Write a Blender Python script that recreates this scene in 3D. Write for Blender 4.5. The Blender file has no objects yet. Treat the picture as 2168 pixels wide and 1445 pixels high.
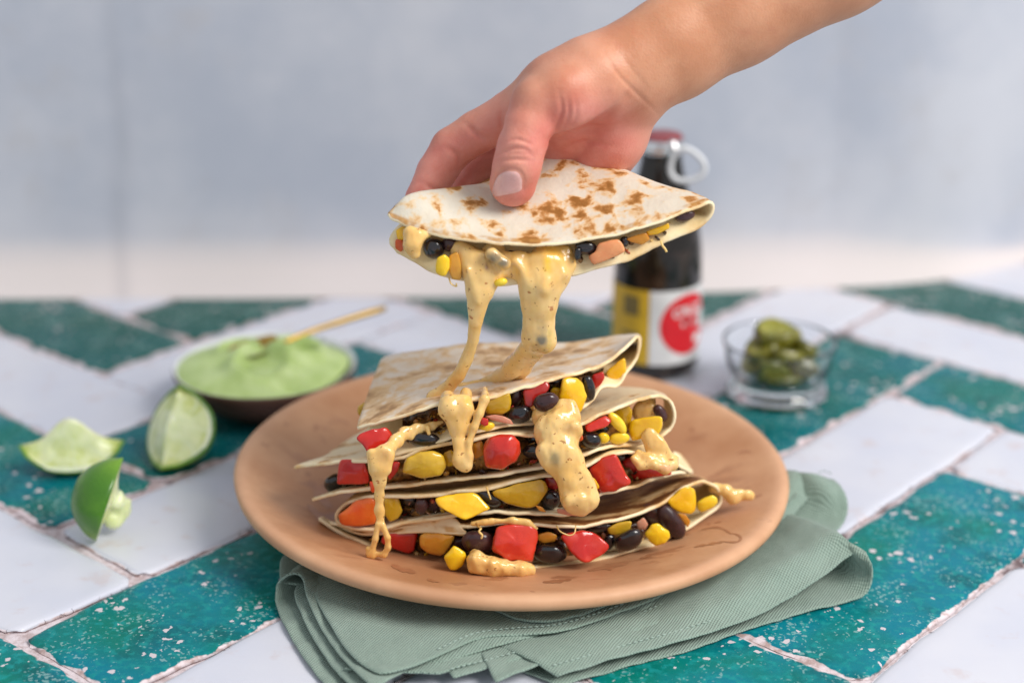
import bpy, math, random
import numpy as np
from mathutils import Vector
rnd = random.Random(7)
rng = np.random.default_rng(11)
SC = bpy.context.scene
COL = SC.collection

# ------------------------------------------------------------------ camera
CAM = np.array([0.0, -0.745, 0.387]); PITCH = math.radians(21.0)
FPX, CX, CY = 3613.0, 1084.0, 722.5          # the photograph's 2168 x 1445 frame
CF = np.array([0, math.cos(PITCH), -math.sin(PITCH)])
CU = np.array([0, math.sin(PITCH), math.cos(PITCH)])
CR = np.array([1.0, 0, 0])
cam_d = bpy.data.cameras.new("camera"); cam = bpy.data.objects.new("camera", cam_d); COL.objects.link(cam)
cam.location = CAM; cam.rotation_euler = (math.pi / 2 - PITCH, 0, 0)
cam_d.sensor_width = 36; cam_d.lens = FPX / 2168 * 36
cam_d.clip_start = 0.02; cam_d.clip_end = 50
cam_d.dof.use_dof = True; cam_d.dof.focus_distance = 0.742; cam_d.dof.aperture_fstop = 3.6
cam_d.dof.aperture_blades = 9
SC.camera = cam
# ------------------------------------------------------------------ light: one big soft window from the right, room bounce
W = bpy.data.worlds.new("World"); SC.world = W; W.use_nodes = True
bg = W.node_tree.nodes["Background"]; bg.inputs[0].default_value = (0.91, 0.95, 1.0, 1); bg.inputs[1].default_value = 0.58
def area(name, loc, target, size, power, col):
    l = bpy.data.lights.new(name, 'AREA'); l.shape = 'RECTANGLE'; l.size, l.size_y = size; l.energy = power; l.color = col
    o = bpy.data.objects.new(name, l); COL.objects.link(o); o.location = loc
    o.rotation_euler = (Vector(target) - Vector(loc)).to_track_quat('-Z', 'Y').to_euler(); return o
area("window_light", (1.85, -1.20, 2.05), (0, 0.05, 0.08), (1.3, 1.3), 92.0, (1.0, 0.965, 0.915))
SC.view_settings.view_transform = 'Standard'; SC.view_settings.look = 'None'
SC.view_settings.exposure = 0.14; SC.view_settings.gamma = 1.0
SC.cycles.use_denoising = True
SC.cycles.max_bounces = 8; SC.cycles.transmission_bounces = 8; SC.cycles.caustics_reflective = False

# ------------------------------------------------------------------ projection helpers (photo pixel -> place)
Y0, SD = -0.06, 0.00021                      # depth plane of the stack's front; metres per depth step
def at_Y(px, py, Y):
    px = np.asarray(px, float); py = np.asarray(py, float); Y = np.asarray(Y, float)
    dx = (px - CX) / FPX; dy = (CY - py) / FPX
    d = CF + dx[..., None] * CR + dy[..., None] * CU
    t = (Y - CAM[1]) / d[..., 1]
    return CAM + d * t[..., None]
def at_Z(px, py, Z=0.0):
    px = np.asarray(px, float); py = np.asarray(py, float)
    d = CF + ((px - CX) / FPX)[..., None] * CR + ((CY - py) / FPX)[..., None] * CU
    t = (Z - CAM[2]) / d[..., 2]
    return CAM + d * t[..., None]
def P3(a):
    a = np.asarray(a, float)
    return at_Y(a[..., 0], a[..., 1], Y0 + a[..., 2] * SD)

# ------------------------------------------------------------------ object helpers
ORIG = {}
def put(o, label=None, cat=None, group=None, kind=None):
    if label: o["label"] = label
    if cat: o["category"] = cat
    if group: o["group"] = group
    if kind: o["kind"] = kind
    return o
def empty(name, loc, label, cat, group=None):
    o = bpy.data.objects.new(name, None); o.empty_display_size = 0.01; COL.objects.link(o); o.location = loc
    ORIG[o] = np.asarray(loc, float)
    return put(o, label, cat, group)
def mesh(name, V, F, mats, parent=None, fm=None, attrs=None, smooth=True, origin=None):
    V = np.asarray(V, float).reshape(-1, 3)
    if origin is None:
        origin = ORIG[parent] if parent is not None else np.array([V[:, 0].mean(), V[:, 1].mean(), V[:, 2].min()])
    origin = np.asarray(origin, float)
    me = bpy.data.meshes.new(name)
    me.from_pydata([tuple(v) for v in (V - origin)], [], [tuple(int(i) for i in f) for f in F])
    for m in (mats if isinstance(mats, (list, tuple)) else [mats]): me.materials.append(m)
    if fm is not None: me.polygons.foreach_set("material_index", np.asarray(fm, np.int32))
    me.polygons.foreach_set("use_smooth", np.full(len(me.polygons), smooth))
    for k, v in (attrs or {}).items():
        v = np.asarray(v, np.float32)
        if v.ndim == 1:
            a = me.attributes.new(k, 'FLOAT', 'POINT'); a.data.foreach_set("value", v)
        else:
            a = me.attributes.new(k, 'FLOAT_COLOR', 'POINT')
            a.data.foreach_set("color", np.concatenate([v, np.ones((len(v), 1), np.float32)], 1).ravel())
    me.update()
    o = bpy.data.objects.new(name, me); COL.objects.link(o)
    if parent is not None:
        o.parent = parent; o.location = origin - ORIG[parent]
    else:
        o.location = origin
    ORIG[o] = origin
    return o
def grid_faces(n, m, closed_u=False, off=0):
    F = []
    for j in range(m - 1):
        for i in range(n if closed_u else n - 1):
            a = j * n + i; b = j * n + (i + 1) % n
            F.append((off + a, off + b, off + b + n, off + a + n))
    return F
def catmull(pts, n, closed=False):
    p = np.asarray(pts, float)
    if closed: q = np.concatenate([p[-1:], p, p[:2]]); segs = len(p)
    else: q = np.concatenate([[2 * p[0] - p[1]], p, [2 * p[-1] - p[-2]]]); segs = len(p) - 1
    out = []
    k = 24
    for s in range(segs):
        t = np.linspace(0, 1, k, endpoint=False)[:, None]
        a, b, c, d = q[s], q[s + 1], q[s + 2], q[s + 3]
        out.append(.5 * (2 * b + (c - a) * t + (2 * a - 5 * b + 4 * c - d) * t ** 2 + (3 * b - a - 3 * c + d) * t ** 3))
    out = np.concatenate(out + ([p[:1]] if closed else [p[-1:]]))
    L = np.concatenate([[0], np.cumsum(np.linalg.norm(np.diff(out, axis=0), axis=1))])
    tt = np.linspace(0, L[-1], n, endpoint=not closed)
    return np.stack([np.interp(tt, L, out[:, k]) for k in range(out.shape[1])], 1)
def wob(P, scale, seed, oct=3):
    """value noise of position, about -1 to 1"""
    P = np.asarray(P, float); sh = P.shape[:-1]; Q = P.reshape(-1, P.shape[-1])
    if Q.shape[1] < 3: Q = np.concatenate([Q, np.zeros((len(Q), 3 - Q.shape[1]))], 1)
    o = np.zeros(len(Q)); amp = 1.0; cell = scale * 2.6; tot = 0
    for k in range(oct):
        X = Q / cell + 37.3 * k + seed * .731
        I = np.floor(X).astype(np.int64); f = X - I; f = f * f * f * (f * (6 * f - 15) + 10)
        acc = 0
        for c in range(8):
            d = np.array([c & 1, (c >> 1) & 1, c >> 2]); J = I + d
            h = (J[:, 0] * 73856093) ^ (J[:, 1] * 19349663) ^ (J[:, 2] * 83492791) ^ (seed * 2654435 + k * 97)
            h = (h ^ (h >> 13)) * 1274126177; h = (h ^ (h >> 16)) & 0xffff
            w = np.prod(np.where(d, f, 1 - f), 1); acc = acc + w * (h / 32767.5 - 1)
        o += acc * amp; tot += amp; amp *= .5; cell *= .5
    return (1.5 * o / tot).reshape(sh)
def lathe(prof, n=64):
    prof = np.asarray(prof, float); a = np.linspace(0, 2 * np.pi, n, endpoint=False)
    V = np.stack([prof[:, 0][:, None] * np.cos(a), prof[:, 0][:, None] * np.sin(a), np.repeat(prof[:, 1][:, None], n, 1)], -1)
    return V.reshape(-1, 3), grid_faces(n, len(prof), True)
def tube(path, rad, n=12):
    path = np.asarray(path, float); rad = np.broadcast_to(np.asarray(rad, float), len(path))
    T = np.gradient(path, axis=0); T /= np.linalg.norm(T, axis=1)[:, None] + 1e-12
    up = np.array([0.13, 0.9, 0.4]); V = []
    for p, t, r in zip(path, T, rad):
        a = np.cross(t, up); a /= np.linalg.norm(a) + 1e-12; b = np.cross(t, a)
        th = np.linspace(0, 2 * np.pi, n, endpoint=False)[:, None]
        V.append(p + r * (np.cos(th) * a + np.sin(th) * b))
    V = np.concatenate(V); F = grid_faces(n, len(path), True)
    F += [tuple(range(n))[::-1], tuple(range(len(V) - n, len(V)))]
    return V, F

# ------------------------------------------------------------------ signed distance -> mesh (surface nets)
def capsule(P, a, b, ra, rb, fl=1.0):
    a = np.array(a, np.float32); b = np.array(b, np.float32); s = np.array([1, 1, fl], np.float32)
    p = (P - a) * s; ab = (b - a) * s; L2 = float(ab @ ab) + 1e-6
    t = np.clip((p @ ab) / L2, 0, 1)
    return np.sqrt(((p - t[:, None] * ab) ** 2).sum(1)) - (ra + (rb - ra) * t)
def smin(a, b, k):
    h = np.clip(.5 + .5 * (b - a) / k, 0, 1)
    return b * (1 - h) + a * h - k * h * (1 - h)
class Blob:
    """prims: (a, b, ra, rb, flatten, k)"""
    def __init__(s): s.pr = []; s.cut = []
    def cap(s, a, b, ra, rb, fl=1.0, k=14): s.pr.append((a, b, ra, rb, fl, k)); return s
    def chain(s, pts, fl=1.0, k=14):
        for p, q in zip(pts[:-1], pts[1:]): s.cap(p[:3], q[:3], p[3], q[3], fl, k)
        return s
    def f(s, P):
        d = None
        for a, b, ra, rb, fl, k in s.pr:
            c = capsule(P, a, b, ra, rb, fl)
            d = c if d is None else smin(d, c, k)
        for a, b, ra, rb, fl, k in s.cut:
            c = -capsule(P, a, b, ra, rb, fl); d = -smin(-d, -c, k)
        return d
    def build(s, h):
        lo = np.min([np.minimum(np.array(p[0]) - p[2] - 2 * h, np.array(p[1]) - p[3] - 2 * h) for p in s.pr], 0)
        hi = np.max([np.maximum(np.array(p[0]) + p[2] + 2 * h, np.array(p[1]) + p[3] + 2 * h) for p in s.pr], 0)
        n = np.ceil((hi - lo) / h).astype(int) + 1
        ax = [lo[i] + h * np.arange(n[i]) for i in range(3)]
        G = np.empty(n, np.float32)
        yz = np.stack(np.meshgrid(ax[1], ax[2], indexing='ij'), -1).reshape(-1, 2).astype(np.float32)
        step = max(1, int(400000 / len(yz)))
        for i in range(0, n[0], step):
            xs = ax[0][i:i + step].astype(np.float32)
            P = np.concatenate([np.repeat(xs, len(yz))[:, None], np.tile(yz, (len(xs), 1))], 1)
            G[i:i + step] = s.f(P).reshape(len(xs), n[1], n[2])
        return nets(G, lo, h)
def nets(G, lo, h):
    nx, ny, nz = G.shape; S = G < 0
    cs = [(i, j, k) for i in (0, 1) for j in (0, 1) for k in (0, 1)]
    sub = lambda A, c: A[c[0]:nx - 1 + c[0], c[1]:ny - 1 + c[1], c[2]:nz - 1 + c[2]]
    cnt = sum(sub(S, c).astype(np.int8) for c in cs)
    idx = np.argwhere((cnt > 0) & (cnt < 8))
    val = np.stack([G[idx[:, 0] + c[0], idx[:, 1] + c[1], idx[:, 2] + c[2]] for c in cs], 1)
    acc = np.zeros((len(idx), 3)); num = np.zeros(len(idx)); C = np.array(cs, float)
    for a in range(8):
        for b in range(a + 1, 8):
            if np.abs(C[a] - C[b]).sum() != 1: continue
            va, vb = val[:, a], val[:, b]; m = (va < 0) != (vb < 0)
            t = np.where(m, va / np.where(m, va - vb, 1), 0)
            acc += np.where(m[:, None], C[a] + t[:, None] * (C[b] - C[a]), 0); num += m
    V = lo + h * (idx + acc / num[:, None])
    ID = -np.ones((nx - 1, ny - 1, nz - 1), np.int64); ID[idx[:, 0], idx[:, 1], idx[:, 2]] = np.arange(len(idx))
    F = []
    for ax in range(3):
        o1, o2 = [a for a in range(3) if a != ax]
        sl = [slice(None)] * 3; sl2 = [slice(None)] * 3
        sl[ax] = slice(0, -1); sl2[ax] = slice(1, None)
        A, B = S[tuple(sl)], S[tuple(sl2)]
        e = np.argwhere(A != B)
        ok = (e[:, o1] > 0) & (e[:, o2] > 0) & (e[:, o1] < G.shape[o1] - 1) & (e[:, o2] < G.shape[o2] - 1); e = e[ok]
        def g(d1, d2):
            q = e.copy(); q[:, o1] += d1; q[:, o2] += d2; return ID[q[:, 0], q[:, 1], q[:, 2]]
        q = np.stack([g(-1, -1), g(0, -1), g(0, 0), g(-1, 0)], 1)
        inside = S[e[:, 0], e[:, 1], e[:, 2]]
        flip = ~inside if ax != 1 else inside
        q[flip] = q[flip][:, ::-1]; F.append(q)
    return V, np.concatenate(F)
def vnormals(V, F):
    F = np.asarray(F); n = np.cross(V[F[:, 2]] - V[F[:, 0]], V[F[:, 3]] - V[F[:, 1]])
    N = np.zeros_like(V)
    for k in range(4): np.add.at(N, F[:, k], n)
    return N / (np.linalg.norm(N, axis=1)[:, None] + 1e-12)
def relax(V, F, it=2):
    F = np.asarray(F)
    for _ in range(it):
        A = np.zeros_like(V); c = np.zeros(len(V))
        for k in range(4):
            for j in (F[:, (k + 1) % 4], F[:, (k + 3) % 4]):
                np.add.at(A, F[:, k], V[j]); np.add.at(c, F[:, k], 1)
        V = .4 * V + .6 * A / c[:, None]
    return V

# ------------------------------------------------------------------ materials
class N:
    def __init__(s, name):
        s.m = bpy.data.materials.new(name); s.m.use_nodes = True; s.t = s.m.node_tree
        s.b = s.t.nodes["Principled BSDF"]; s.tc = s.t.nodes.new("ShaderNodeTexCoord").outputs["Object"]
    def n(s, t, **k):
        q = s.t.nodes.new(t)
        for a, v in k.items(): setattr(q, a, v)
        return q
    def l(s, a, b): s.t.links.new(a, b)
    def v(s, sock, val):
        if hasattr(val, 'links') or isinstance(val, bpy.types.NodeSocket): s.l(val, sock)
        else: sock.default_value = val if not isinstance(val, tuple) else ((*val, 1.0) if len(val) == 3 and sock.type == 'RGBA' else val)
    def noise(s, scale, detail=4, rough=.55, vec=None, dist=0.0, stretch=None):
        q = s.n("ShaderNodeTexNoise"); q.inputs["Scale"].default_value = scale; q.inputs["Detail"].default_value = detail
        q.inputs["Roughness"].default_value = rough; q.inputs["Distortion"].default_value = dist
        vec = vec or s.tc
        if stretch:
            mp = s.n("ShaderNodeMapping"); mp.inputs["Scale"].default_value = stretch; s.l(vec, mp.inputs["Vector"]); vec = mp.outputs[0]
        s.l(vec, q.inputs["Vector"]); return q.outputs["Fac"]
    def voro(s, scale, out="Distance", vec=None, feature='F1'):
        q = s.n("ShaderNodeTexVoronoi", feature=feature); q.inputs["Scale"].default_value = scale; s.l(vec or s.tc, q.inputs["Vector"]); return q.outputs[out]
    def ramp(s, fac, a, b, lo=0.0, hi=1.0):
        q = s.n("ShaderNodeMapRange", interpolation_type='SMOOTHSTEP'); q.inputs["From Min"].default_value = a; q.inputs["From Max"].default_value = b
        q.inputs["To Min"].default_value = lo; q.inputs["To Max"].default_value = hi; s.v(q.inputs["Value"], fac); return q.outputs[0]
    def mix(s, fac, a, b, mode='MIX'):
        q = s.n("ShaderNodeMix", data_type='RGBA', blend_type=mode); s.v(q.inputs[0], fac); s.v(q.inputs[6], a); s.v(q.inputs[7], b); return q.outputs[2]
    def math(s, op, a, b=0.0):
        q = s.n("ShaderNodeMath", operation=op); s.v(q.inputs[0], a); s.v(q.inputs[1], b); return q.outputs[0]
    def attr(s, name, col=False):
        q = s.n("ShaderNodeAttribute", attribute_name=name); return q.outputs["Color" if col else "Fac"]
    def rand(s): return s.n("ShaderNodeObjectInfo").outputs["Random"]
    def bump(s, h, strength=.3, dist=.0005):
        q = s.n("ShaderNodeBump"); q.inputs["Strength"].default_value = strength; q.inputs["Distance"].default_value = dist
        s.l(h, q.inputs["Height"]); s.l(q.outputs[0], s.b.inputs["Normal"]); return s
    def out(s, col, rough=.5, spec=.5, sss=0, rad=(.004, .002, .001), coat=0, coat_rough=.1, sheen=0):
        s.v(s.b.inputs["Base Color"], col); s.v(s.b.inputs["Roughness"], rough); s.v(s.b.inputs["Specular IOR Level"], spec)
        if sss:
            s.b.inputs["Subsurface Weight"].default_value = sss; s.b.inputs["Subsurface Radius"].default_value = rad; s.b.inputs["Subsurface Scale"].default_value = 1.0
        if coat: s.b.inputs["Coat Weight"].default_value = coat; s.b.inputs["Coat Roughness"].default_value = coat_rough
        if sheen: s.b.inputs["Sheen Weight"].default_value = sheen
        return s.m

def m_tile(teal):
    q = N("glazed_teal_tile" if teal else "glazed_white_tile")
    geo = q.n("ShaderNodeNewGeometry").outputs["Position"]
    edge = q.attr("edge"); r = q.rand()
    big = q.noise(14, 3, vec=geo); fine = q.noise(230, 4, vec=geo); mid = q.noise(60, 4, vec=geo)
    wear = q.math('ADD', edge, q.math('MULTIPLY', q.math('SUBTRACT', mid, .5), 1.5))
    wv = q.n('ShaderNodeTexNoise'); wv.inputs['Scale'].default_value = 260; wv.inputs['Detail'].default_value = 3; q.l(geo, wv.inputs['Vector'])
    vm = q.n('ShaderNodeVectorMath', operation='MULTIPLY_ADD'); q.l(wv.outputs['Color'], vm.inputs[0]); vm.inputs[1].default_value = (.0055,) * 3; q.l(geo, vm.inputs[2]); wp = vm.outputs[0]
    if teal:
        c = q.mix(q.ramp(big, .36, .60), (.002, .190, .150), (.002, .205, .290)); c = q.mix(q.math('MULTIPLY', q.ramp(q.noise(26, 4, .6, vec=geo), .48, .68), .75), c, (.002, .085, .095))
        c = q.mix(q.ramp(fine, .45, .75), c, (.012, .30, .30))
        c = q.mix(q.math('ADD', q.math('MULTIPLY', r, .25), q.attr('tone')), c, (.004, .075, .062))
        sp = q.voro(150, vec=wp); sz = q.ramp(q.noise(34, 3, vec=geo), .40, .70, 0.0, .34)
        speck = q.math('LESS_THAN', sp, sz)
        sp2 = q.math('LESS_THAN', q.voro(420, vec=wp), q.ramp(q.noise(45, 2, vec=geo), .36, .64, .04, .36))
        c = q.mix(q.math('MULTIPLY', sp2, .55), c, (.30, .47, .46))
        c = q.mix(q.math('MULTIPLY', speck, .9), c, (.66, .57, .60))
        wm = q.ramp(wear, .74, .84)
        c = q.mix(wm, c, q.mix(q.ramp(fine, .3, .6), (.42, .30, .28), (.72, .62, .65)))
        rg = q.math('ADD', q.math('MULTIPLY', wm, .35), q.ramp(fine, .3, .8, .20, .36))
        q.bump(q.math('ADD', q.math('MULTIPLY', speck, -.6), q.math('ADD', fine, q.math('MULTIPLY', wm, -.8))), .35, .0006)
        return q.out(c, rg, .13)
    c = q.mix(q.ramp(big, .3, .7), (.575, .59, .68), (.635, .64, .705))
    c = q.mix(q.math('MULTIPLY', q.ramp(mid, .56, .74), .5), c, (.56, .46, .46))
    wm = q.ramp(wear, .80, .98)
    c = q.mix(wm, c, q.mix(q.ramp(fine, .35, .6), (.50, .36, .34), (.74, .65, .68)))
    cr = q.math('MULTIPLY', q.math('LESS_THAN', q.math('ABSOLUTE', q.math('SUBTRACT', q.noise(38, 5, .6, vec=geo), .5)), .005), q.ramp(wear, .5, .9))
    c = q.mix(cr, c, (.10, .07, .08))
    q.bump(q.math('ADD', q.math('MULTIPLY', fine, .6), mid), .12, .0006)
    return q.out(c, q.math('ADD', .26, q.math('MULTIPLY', wm, .3)), .35)
def m_grout():
    q = N("pinkish_grout"); n1 = q.noise(160, 5, .65); n2 = q.noise(40, 4)
    c = q.mix(q.ramp(n1, .35, .6), (.46, .36, .36), (.68, .60, .63)); c = q.mix(q.ramp(n2, .56, .64), c, (.16, .115, .12))
    q.bump(n1, .8, .001); return q.out(c, .8, .3)
def m_wall():
    q = N("mottled_blue_grey_plaster")
    n1 = q.noise(5.5, 5, .65); n2 = q.noise(17, 5, .65)
    c = q.mix(q.ramp(n1, .3, .7), (.38, .41, .485), (.50, .515, .57))
    c = q.mix(q.math('MULTIPLY', q.ramp(n2, .55, .75), .45), c, (.42, .41, .43))
    band = q.attr("foot")
    c = q.mix(band, c, (.62, .565, .56))
    st = q.math('MULTIPLY', q.attr("stain"), q.ramp(q.noise(9, 4, stretch=(1, 1, .4)), .38, .6))
    c = q.mix(q.math('MULTIPLY', st, .2), c, (.16, .16, .20))
    q.bump(n2, .2, .002); return q.out(c, .75, .3)
def m_clay():
    q = N("terracotta"); n1 = q.noise(18, 5, .6); n2 = q.noise(140, 4)
    c = q.mix(q.ramp(n1, .32, .7), (.44, .205, .095), (.62, .345, .19))
    sm = q.noise(30, 4, .6, dist=.6, stretch=(1, 2.4, 1))
    oil = q.math('MULTIPLY', q.ramp(sm, .57, .63), q.attr("oil"))
    c = q.mix(q.math('MULTIPLY', q.attr("oil"), .30), c, (.37, .15, .062))
    c = q.mix(q.math('MULTIPLY', oil, .7), c, (.30, .115, .05))
    c = q.mix(q.math('MULTIPLY', q.ramp(q.noise(75, 4, .5), .68, .73), .5), c, (.30, .13, .07))
    c = q.mix(q.math('MULTIPLY', q.attr("rim"), .35), c, (.70, .42, .27))
    q.bump(q.math('ADD', n2, q.math('MULTIPLY', n1, 2)), .12, .0006)
    return q.out(c, q.math('SUBTRACT', .56, q.math('MULTIPLY', oil, .2)), .4)
def m_tortilla(name, amount, tone=(.44, .175, .03), base=(.80, .715, .58), stretch=(1, 1, 1), scale=120, dashes=True, haze=.2, soft=.085):
    q = N(name)
    n0 = q.noise(8, 3); n1 = q.noise(scale, 3.2, .55, dist=.25, stretch=stretch); n2 = q.noise(30, 3, .5); fine = q.noise(420, 4)
    c = q.mix(q.ramp(q.noise(70, 4), .3, .7), base, tuple(x * .93 for x in base))
    c = q.mix(q.math('MULTIPLY', q.ramp(q.noise(48, 4, .6), .42, .72), haze), c, (.62, .39, .18))
    s = q.math('ADD', q.math('ADD', n1, q.math('MULTIPLY', q.math('SUBTRACT', n2, .5), .85)), q.math('MULTIPLY', q.math('SUBTRACT', q.noise(330, 3), .5), .22))
    halo = q.ramp(s, .66 - amount - .07, .71 - amount); core = q.ramp(s, .66 - amount + .01, .66 - amount + soft)
    c = q.mix(q.math('MULTIPLY', halo, .6), c, (.72, .43, .15))
    c = q.mix(q.math('MULTIPLY', core, .85), c, tone); c = q.mix(q.math('MULTIPLY', q.ramp(s, .66 - amount + .07, .66 - amount + .07 + soft), .75), c, tuple(x * .5 for x in tone))
    if dashes:
        e = q.attr("edge"); band = q.math('MULTIPLY', q.ramp(e, .45, .62), q.ramp(e, .96, .86))
        c = q.mix(q.math('MULTIPLY', q.math('MULTIPLY', band, q.ramp(q.noise(75, 3), .46, .60)), .85), c, (.47, .23, .06))
    q.bump(q.math('ADD', q.math('MULTIPLY', fine, .5), q.math('ADD', n1, q.math('MULTIPLY', n0, 2))), .6, .0009)
    return q.out(c, .62, .25, sss=.06, rad=(.002, .0015, .001))
def m_dough(name, base, brown):
    q = N(name); n = q.noise(60, 4, .6); f = q.noise(500, 4)
    c = q.mix(q.ramp(n, .38, .72), base, brown); q.bump(f, .4, .0004)
    return q.out(c, .65, .3, sss=.06, rad=(.002, .0015, .001))
def m_food(name, c1, c2, scale=60, rough=.25, spec=.5, sss=.08, rad=(.003, .001, .0006), bump=.1, bscale=250, coat=.0, lo=.35, hi=.68):
    q = N(name); r = q.rand(); n = q.noise(scale, 4, .55); f = q.noise(bscale, 3)
    c = q.mix(q.ramp(q.math('ADD', n, q.math('MULTIPLY', q.math('SUBTRACT', r, .5), .2)), lo, hi), c1, c2)
    q.bump(f, bump, .0006)
    return q.out(c, q.ramp(q.noise(130, 3), .35, .7, rough * .7, rough * 2.0), spec, sss=sss, rad=rad, coat=coat, coat_rough=.12)
def m_cheese():
    q = N("spiced_melted_cheese"); n = q.noise(55, 5, .6); f = q.noise(240, 4)
    c = q.mix(q.ramp(n, .3, .7), (.76, .445, .13), (.84, .58, .24))
    c = q.mix(q.ramp(q.noise(28, 3), .58, .72), c, (.66, .30, .06))
    c = q.mix(q.math('MULTIPLY', q.ramp(q.noise(420, 2), .66, .71), .8), c, (.32, .13, .03))
    c = q.mix(q.math('MULTIPLY', q.ramp(q.noise(230, 2), .70, .73), .8), c, (.42, .12, .02))
    tint = q.n("ShaderNodeAttribute", attribute_name="tint")
    c = q.mix(q.attr("tinta"), c, tint.outputs["Color"])
    q.bump(q.math('ADD', q.math('MULTIPLY', f, .4), q.math('MULTIPLY', n, 1.5)), .28, .0008)
    return q.out(c, q.ramp(n, .3, .7, .16, .28), .5, sss=.25, rad=(.005, .003, .001), coat=.25, coat_rough=.12)
def m_skin():
    q = N("skin"); n = q.noise(45, 5, .6); f = q.noise(900, 3); v = q.voro(1100)
    c = q.mix(q.ramp(n, .3, .7), (.52, .225, .118), (.61, .30, .175)); c = q.mix(q.math('MULTIPLY', q.ramp(q.noise(140, 4), .55, .75), .25), c, (.45, .15, .09))
    c = q.mix(q.attr("pink"), c, q.mix(q.ramp(n, .3, .7), (.60, .165, .125), (.72, .285, .225)))
    q.bump(q.math('ADD', q.math('MULTIPLY', f, .5), q.math('ADD', q.math('MULTIPLY', v, .35), q.math('MULTIPLY', n, 2))), .34, .0006)
    return q.out(c, q.ramp(n, .3, .7, .42, .54), .45, sss=.22, rad=(.008, .003, .0015))
def m_cloth():
    q = N("sage_linen"); geo = q.n("ShaderNodeNewGeometry").outputs["Position"]
    mp = q.n("ShaderNodeMapping"); mp.inputs["Rotation"].default_value = (0, 0, .5); q.l(geo, mp.inputs["Vector"])
    def wave(d, sc):
        w = q.n("ShaderNodeTexWave", bands_direction=d, wave_profile='SIN'); w.inputs["Scale"].default_value = sc; w.inputs["Distortion"].default_value = 1.2
        w.inputs["Detail"].default_value = 2; q.l(mp.outputs[0], w.inputs["Vector"]); return w.outputs["Fac"]
    wv = q.math('ADD', wave('X', 270), wave('Y', 270)); n = q.noise(30, 4); n2 = q.noise(300, 3)
    c = q.mix(q.ramp(n, .3, .7), (.225, .31, .258), (.265, .352, .30))
    c = q.mix(q.math('MULTIPLY', q.ramp(n2, .4, .7), .35), c, (.30, .39, .33))
    c = q.mix(q.math('MULTIPLY', wv, .16), c, (.33, .42, .36)); q.bump(q.math('ADD', q.math('MULTIPLY', wv, .7), q.math('ADD', n2, q.math('MULTIPLY', n, 3))), .7, .0007)
    return q.out(c, .9, .2, sheen=.15)
def m_plain(name, c, rough=.4, metal=0.0, spec=.5):
    q = N(name); n = q.noise(90, 3); q.b.inputs["Metallic"].default_value = metal
    cc = q.mix(q.ramp(n, .3, .7), c, tuple(x * .86 for x in c)); q.bump(n, .06, .0004); return q.out(cc, rough, spec)
def m_glass(name, c=(1, 1, 1), rough=0.0, ior=1.45):
    q = N(name); q.b.inputs["Transmission Weight"].default_value = 1; q.b.inputs["IOR"].default_value = ior; return q.out(c, rough)

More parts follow.
